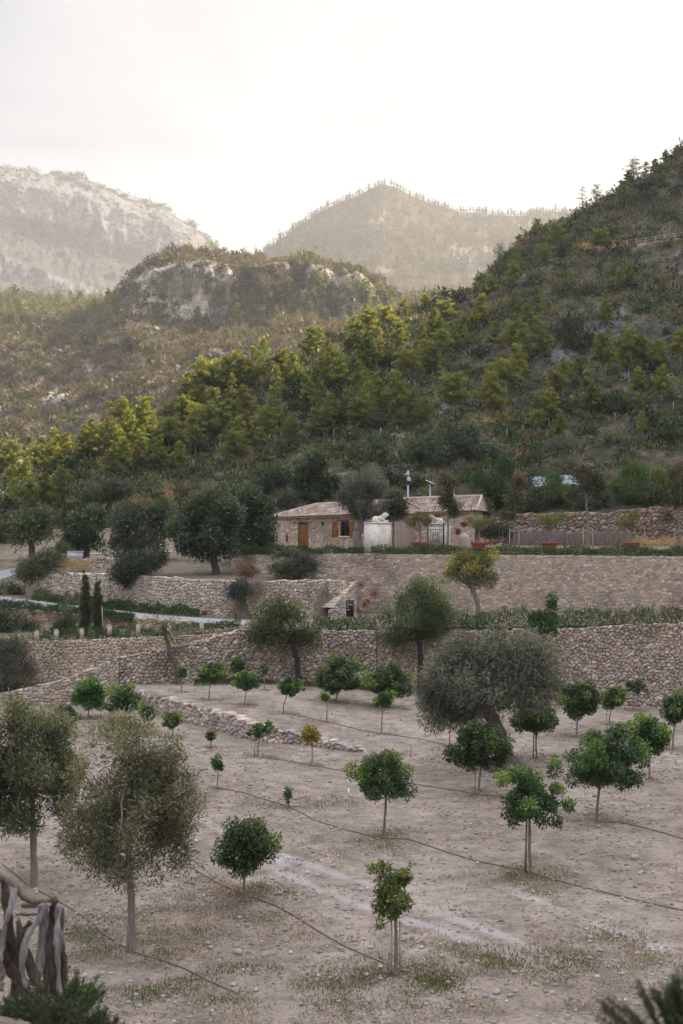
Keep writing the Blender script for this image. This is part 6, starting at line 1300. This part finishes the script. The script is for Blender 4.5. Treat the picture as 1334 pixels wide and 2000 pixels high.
# ------------------------------------------------------------------ orchard floor: hoses, stones, tufts
def on_ground(L, lift=.03, sub=10):
    P3 = [hit(px, py, 28, 93) for px, py in L]; out_ = []
    rr = random.Random(len(L))
    for a, c in zip(P3[:-1], P3[1:]):
        for t in np.linspace(0, 1, sub, endpoint=False):
            x = a[0] * (1 - t) + c[0] * t; y = a[1] * (1 - t) + c[1] * t; x += .05 * math.sin(y * 1.7 + x); out_.append((x, y, zxy(x, y) + lift))
    out_.append((P3[-1][0], P3[-1][1], P3[-1][2] + lift)); return out_
M_hose = plain('hose', (.26, .185, .15), .6)
for lb, L, rd in (('brown irrigation hose nearest the camera, passing the tall olive trunk', [(0, 1688), (60, 1730), (120, 1765), (180, 1805), (220, 1835), (258, 1860), (300, 1872), (340, 1885), (400, 1915), (462, 1942)], .022),
                  ('brown irrigation hose from the round citrus to the slender lemon tree', [(368, 1694), (420, 1722), (478, 1747), (540, 1772), (610, 1812), (680, 1852), (745, 1882), (790, 1900)], .022),
                  ('longest irrigation hose crossing mid field to the right edge', [(415, 1538), (480, 1550), (563, 1575), (620, 1605), (690, 1625), (750, 1638), (800, 1640), (860, 1662), (940, 1685), (1030, 1702), (1120, 1728), (1230, 1757), (1334, 1780), (1400, 1795)], .025),
                  ('faint irrigation hose past the yellow citrus to the twin stake tree', [(500, 1478), (560, 1486), (612, 1496), (700, 1512), (780, 1528), (860, 1540), (940, 1553), (1010, 1560)], .025),
                  ('thin hose from the widest citrus to the right edge', [(1165, 1606), (1210, 1606), (1260, 1618), (1310, 1632), (1380, 1655)], .025),
                  ('dark hose on the upper level behind the low wall', [(553, 1394), (640, 1411), (745, 1434), (830, 1446), (880, 1458), (960, 1462)], .022)):
    b = MB(); pts = on_ground(L); b.tube(pts, rd, 6); link('irrigation_hose', b.mesh('irrigation_hose', M_hose, True), None, label=lb, category='hose', group='irrigation hoses')
def pebble(seed, seg=7, ring=5):
    b = MB(); r = rng(seed); b.ell((0, 0, .25), (.5, .4, .32), seg=seg, ring=ring, jit=.35, seed=seed); return b.V[0], b.Q[0], np.ones((len(b.V[0]), 3))
PB = [pebble(i) for i in range(8)]
M_peb = vc_mat('pebble', .9, 14, .3)
r = rng(55); n = 9000
Yp_ = 33 * (91 / 33) ** r.random(n); pxp = r.uniform(-40, 1380, n); m = fbm((pxp - CX) * Yp_ / F / 3, Yp_ / 5, 15, 3) + .25 * r.random(n); keep = m > .52; Yp_ = Yp_[keep]; pxp = pxp[keep]; n = len(Yp_)
Yk, Zk = knots(pxp); Xp = (pxp - CX) * Yp_ / F; Zp_ = np.array([np.interp(Yp_[i], Yk[:, i], Zk[:, i]) for i in range(n)]) + gnoise(Xp, Yp_)
keep = ~((np.abs(Yp_ - ip(pxp, Ylow)) < .6) & (pxp < 730)); Xp = Xp[keep]; Yq_ = Yp_[keep]; Zp_ = Zp_[keep]; n = len(Xp)
gs = (.025 + .10 * r.random(n) ** 6) * (1 + Yq_ / 90); gc = np.array([(.42, .37, .34), (.52, .47, .44), (.34, .31, .30), (.44, .35, .29)])[r.integers(0, 4, n)]
merge('gravel', PB, np.stack([Xp, Yq_, Zp_ - .01], 1), gs, r.random(n) * 6.28, gc[:, None, :] * (.75 + .45 * r.random((n, 1, 1))), M_peb)
for px, py, s_, lb in ((944, 1505, 10, ''), (465, 1864, 22, 'largest pale stone on the ground between the first two hoses'), (405, 1848, 12, 'pale stone right of the tall olive trunk base'), (138, 1734, 14, 'whitish stone right of the second olive trunk'), (885, 1778, 14, 'flat grey stone in the tyre track area'),
                       (1240, 1680, 20, 'flat grey stone near the right side below the widest citrus'), (546, 1750, 14, 'dark grey stone right of the small rounded citrus'), (500, 1938, 14, 'small grey stone near the bottom by dry grass'), (1245, 1500, 12, 'dark stone right of the widest citrus trunk'), (890, 1566, 14, 'pale stone left of the ragged citrus'),
                       (1005, 1906, 14, 'pale stone at lower centre right'), (716, 1910, 14, 'small pale stone left of the lemon tree'), (970, 1945, 16, 'stone near the bottom edge right of centre')):
    if not lb: continue
    x, y, z = hit(px, py); k = y / F; b = MB(); b.ell((0, 0, .18), (.5, .42, .30), seg=14, ring=10, jit=.16, seed=px); q = b.V[0]; b.V[0] = q * (1 + .12 * (fbm(q[:, 0] * 4 + px, q[:, 2] * 4, 3, 3) - .5)[:, None]); b.C[0][:] = (.36, .33, .31)
    link('stone', b.mesh('stone', M_peb), None, (x, y, z), px * .7, s_ * k, label=lb, category='stone')
# clods of earth and leaf litter
r = rng(58); n = 15000; Yp_ = 33 * (75 / 33) ** r.random(n); pxp = r.uniform(-40, 1380, n); m = fbm((pxp - CX) * Yp_ / F / 2.2, Yp_ / 3, 19, 4) + .2 * r.random(n); keep = m > .56; Yp_ = Yp_[keep]; pxp = pxp[keep]
keep = (Yp_ < ip(pxp, Ylow) - .4) | (pxp > 740); Yp_ = Yp_[keep]; pxp = pxp[keep]; n = len(Yp_); Yk, Zk = knots(pxp); Xp = (pxp - CX) * Yp_ / F; Zp_ = np.array([np.interp(Yp_[i], Yk[:, i], Zk[:, i]) for i in range(n)]) + gnoise(Xp, Yp_)
CLD = []
for i in range(6): b = MB(); b.ell((0, 0, .12), (.5, .5, .3), seg=6, ring=4, jit=.5, seed=70 + i); CLD.append((b.V[0], b.Q[0], np.ones((len(b.V[0]), 3))))
merge('earth_clods', CLD, np.stack([Xp, Yp_, Zp_ - .01], 1), (.03 + .09 * r.random(n) ** 2) * (1 + Yp_ / 120), r.random(n) * 6.28, np.array([(.27, .21, .175), (.33, .27, .235), (.38, .32, .285)])[r.integers(0, 3, n)][:, None, :], M_peb)
# small grass and weed tufts
def tuft(seed, n, pal, L, W):
    r = rng(seed); c = np.stack([(r.random(n) - .5) * .8, (r.random(n) - .5) * .8, np.zeros(n)], 1); ax = unit(r.normal(size=(n, 3)) * .6 + np.array([0, 0, .9])); V, Q = leafs(c, ax, unit(r.normal(size=(n, 3))), L * (.5 + r.random(n)), np.full(n, W)); pal = np.array(pal)
    return V, Q, np.repeat(pal[r.integers(0, len(pal), n)], 4, 0)
LIT = [tuft(721 + i, 12, [(.16, .10, .05), (.26, .18, .10), (.10, .075, .04)], .10, .05) for i in range(4)]
for V_, Q_, C_ in LIT: V_[:, 2] *= .25
r = rng(59); LP = []
for bx, by, ty, x0_, x1_, *_q in CITS:
    x_, y_, z_ = hit(bx, by, 33, 96); R0 = (x1_ - x0_) * y_ / F * .5
    for _ in range(int(14 + 26 * min(R0, 1.6))): a_ = r.random() * 6.28; q_ = R0 * r.random() ** .7 * 1.1; LP.append((x_ + q_ * math.cos(a_), y_ + q_ * math.sin(a_)))
LP = np.array([(x_, y_, zxy(x_, y_) + .005) for x_, y_ in LP]); n = len(LP)
merge('leaf_litter', LIT, LP, .5 + .8 * r.random(n), r.random(n) * 6.28, .8 + .4 * r.random(n), M_hedge)
TG = [tuft(701 + i, 26, [(.08, .11, .03), (.12, .15, .045)], .085, .022) for i in range(3)]; TD = [tuft(711 + i, 22, [(.20, .15, .07), (.28, .22, .11), (.16, .14, .06)], .08, .016) for i in range(3)]
for nm, TT, LL, n, sd in (('green_weeds', TG, GR, 1000, 3), ('dry_grass_tufts', TD, DR, 3000, 4)):
    r = rng(sd); wt = np.array([a[2] * a[3] * a[4] for a in LL]); wt = wt / wt.sum(); k = r.choice(len(LL), n, p=wt); A = np.array(LL)[k]
    px = A[:, 0] + r.normal(size=n) * A[:, 2] * .5; py = A[:, 1] + r.normal(size=n) * A[:, 3] * .5; py = np.clip(py, 1345, 2010); Y = CH * F / (py - HY)
    ok = (Y < ip(px, Ylow) - .5) | (px > 740); up_ = (py < 1365) | ((px < 700) & (py < 1355)); px = px[ok]; Y = Y[ok]; Yk, Zk = knots(px); X = (px - CX) * Y / F
    Z = np.array([np.interp(Y[i], Yk[:, i], Zk[:, i]) for i in range(len(Y))]) + gnoise(X, Y); n = len(Y)
    cl_ = vn(X / .8, Y / .8, 8); m = cl_ + .2 * r.random(n) > .55; 
    merge(nm, TT, np.stack([X, Y, Z], 1)[m], (.5 + .9 * r.random(n))[m], r.random(n) * 6.28, .8 + .4 * r.random(n), M_hedge)

# ------------------------------------------------------------------ driftwood fence and the near planting
M_drift = {'p': bark_mat('pale_driftwood', (.20, .18, .175), (.44, .41, .40), 14), 'b': bark_mat('brown_driftwood', (.05, .035, .026), (.17, .12, .09), 14), 't': bark_mat('tan_driftwood', (.17, .13, .10), (.36, .29, .23), 14)}
Yf = 16.3; kf = Yf / F; o = empty('driftwood_fence', (PX(60, Yf), Yf, PZ(1945, Yf)), 'rustic fence of twisted grey and brown driftwood branches at lower left', 'fence'); base = np.array([PX(60, Yf), Yf, PZ(1945, Yf)])
for i, (m_, dy, rad, L) in enumerate([('t', -.1, [.05, .055, .05, .06, .045], [(-20, 1704), (8, 1713), (28, 1722), (44, 1750), (62, 1764), (84, 1756), (90, 1758)]), ('t', .1, [.035, .045, .03], [(42, 1768), (58, 1766), (70, 1772)]), ('p', -.2, [.045, .04, .035, .03], [(31, 1735), (20, 1775), (9, 1805), (4, 1850), (0, 1880)]),
                                ('b', .05, [.07, .065, .08, .06], [(8, 1716), (16, 1790), (20, 1850), (44, 1920)]), ('b', -.12, [.04, .06, .07, .06], [(34, 1797), (44, 1840), (60, 1890), (82, 1935)]), ('p', .0, [.06, .075, .075, .05], [(80, 1768), (88, 1800), (84, 1870), (66, 1925)]),
                                ('p', -.15, [.035, .04, .045, .035, .05], [(94, 1764), (76, 1797), (54, 1820), (42, 1878), (46, 1912), (60, 1940)]), ('b', .0, [.05, .055, .05, .06], [(104, 1764), (99, 1810), (98, 1860), (106, 1940)]), ('p', -.05, [.03, .04, .035, .04], [(117, 1768), (110, 1820), (112, 1870), (118, 1945)]),
                                ('b', .1, [.03, .03, .05, .05], [(122, 1772), (119, 1830), (126, 1880), (122, 1935)]), ('p', .04, [.03, .025, .03], [(104, 1766), (120, 1830), (112, 1900)]), ('b', .0, [.07, .09, .08, .05], [(-8, 1820), (6, 1865), (28, 1905), (48, 1940)]), ('t', -.2, [.05, .06, .05], [(-6, 1870), (2, 1900), (0, 1935)]),
                                ('b', .12, [.014, .014], [(30, 1786), (78, 1786)]), ('b', .15, [.05, .06, .06], [(60, 1800), (34, 1840), (30, 1940)]), ('t', .12, [.04, .045, .05], [(88, 1870), (92, 1905), (90, 1945)]), ('b', -.05, [.05, .045, .05], [(108, 1758), (100, 1764), (104, 1772)])]):
    rr = rng(40 + i); A = np.array(L, float); t = np.linspace(0, len(A) - 1, 18); px = np.interp(t, range(len(A)), A[:, 0]); py = np.interp(t, range(len(A)), A[:, 1])
    for _ in range(2): px[1:-1] = (px[:-2] + px[1:-1] * 2 + px[2:]) / 4; py[1:-1] = (py[:-2] + py[1:-1] * 2 + py[2:]) / 4
    Yv_ = Yf + dy + .05 * np.sin(t * 2 + i); pts = np.stack([PX(px, Yv_), Yv_, PZ(py, Yv_)], 1) - base; b = MB(); rd = .82 * np.interp(np.linspace(0, 1, 18), np.linspace(0, 1, len(rad)), rad) * (1 + .45 * (rr.random(18) - .5)); b.tube(pts, rd, 12); q_ = b.V[0]; q_ += (np.stack([fbm(q_[:, 2] * 9 + 3 * k_, q_[:, 0] * 30 + i, 60 + k_, 3) for k_ in range(3)], 1) - .5) * .035
    link('branch', b.mesh('branch', M_drift[m_], True), o)
def spray(name, label, px, Y, stems, hgt, rad, seed, pal, base_z, L=.035, W=.006, per=170, lean=(0, 0)):
    """rosemary-like plant: arching stems closely set with needles"""
    r = rng(seed); mb = MB(); Vs = []; 
    for s_ in range(stems):
        a = r.random() * 6.28; q = rad * r.random() ** .5; p0 = np.array([math.cos(a) * q * .5, math.sin(a) * q * .5, 0]); p1 = np.array([math.cos(a) * q * 1.3 + lean[0], math.sin(a) * q * 1.1 + lean[1], hgt * (.55 + .45 * r.random()) * (1 - .35 * (q / rad) ** 2)])
        t = np.linspace(0, 1, 8)[:, None]; pts = p0 * (1 - t) + p1 * t + np.sin(t * math.pi) * np.array([0, 0, .08 * hgt]); mb.tube(pts, [.006, .003], 4, (.10, .08, .06), cap=False)
        tt = .25 + .75 * r.random(per); c = np.stack([np.interp(tt, np.linspace(0, 1, 8), pts[:, i]) for i in range(3)], 1); dr = unit(np.tile(p1 - p0, (per, 1))); ax = unit(r.normal(size=(per, 3)) * .55 + dr * .7)
        V, Q = leafs(c, ax, unit(r.normal(size=(per, 3))), L * (.6 + .8 * r.random(per)), np.full(per, W)); pl = np.array(pal); mb.add(V, Q, None, np.repeat(pl[r.integers(0, len(pl), per)] * (.75 + .5 * r.random((per, 1))), 4, 0))
    return link(name, mb.mesh(name, M_hedge), None, (PX(px, Y), Y, base_z), label=label, category='shrub')
RP = [(.035, .050, .025), (.055, .075, .035), (.085, .105, .055)]
for i, (px, py_top, Y, rad) in enumerate([(20, 1915, 14.6, .6), (95, 1930, 14.4, .62), (150, 1958, 14.2, .42)]):
    hz = .95; zt_ = PZ(py_top, Y); spray('rosemary_bush', ['soft dark rosemary in the bottom left corner under the driftwood', 'dark rosemary below the right driftwood posts', 'outer low rosemary sprigs right of the bottom left corner planting'][i], px, Y, 120, hz, rad, 800 + i, RP, zt_ - hz, .06, .009, 150)
spray('rosemary_bush', 'green weeds behind the driftwood fence end', 128, 19.5, 70, .8, .45, 805, [(.05, .08, .025), (.08, .12, .035)], PZ(1890, 19.5) - .8, .07, .012, 90)
spray('rosemary_bush', 'blurred dark green sprigs in the bottom right corner', 1350, 7.4, 70, .55, .38, 806, RP, PZ(1915, 7.4) - .5, .04, .006, 170, (-.05, 0))
spray('rosemary_bush', 'single blurred sprig tip at the right edge, above the corner plant', 1345, 7.6, 16, .5, .08, 807, RP, PZ(1850, 7.6) - .5, .04, .006, 150, (0, 0))

# ------------------------------------------------------------------ haze
x0, x1, y0, y1, z0, z1 = -3000, 3600, -75, 4700, -8, 1120
b = MB(); b.box(x0, x1, y0, y1, z0, z1)
m, t, o_ = newmat('haze_air'); pv = N(t, 'ShaderNodeVolumePrincipled'); pv.inputs['Color'].default_value = (.95, .945, .95, 1); pv.inputs['Density'].default_value = .00013; pv.inputs['Anisotropy'].default_value = .45
t.links.new(pv.outputs[0], o_.inputs['Volume'])
link('haze', b.mesh('haze', m), kind='stuff')
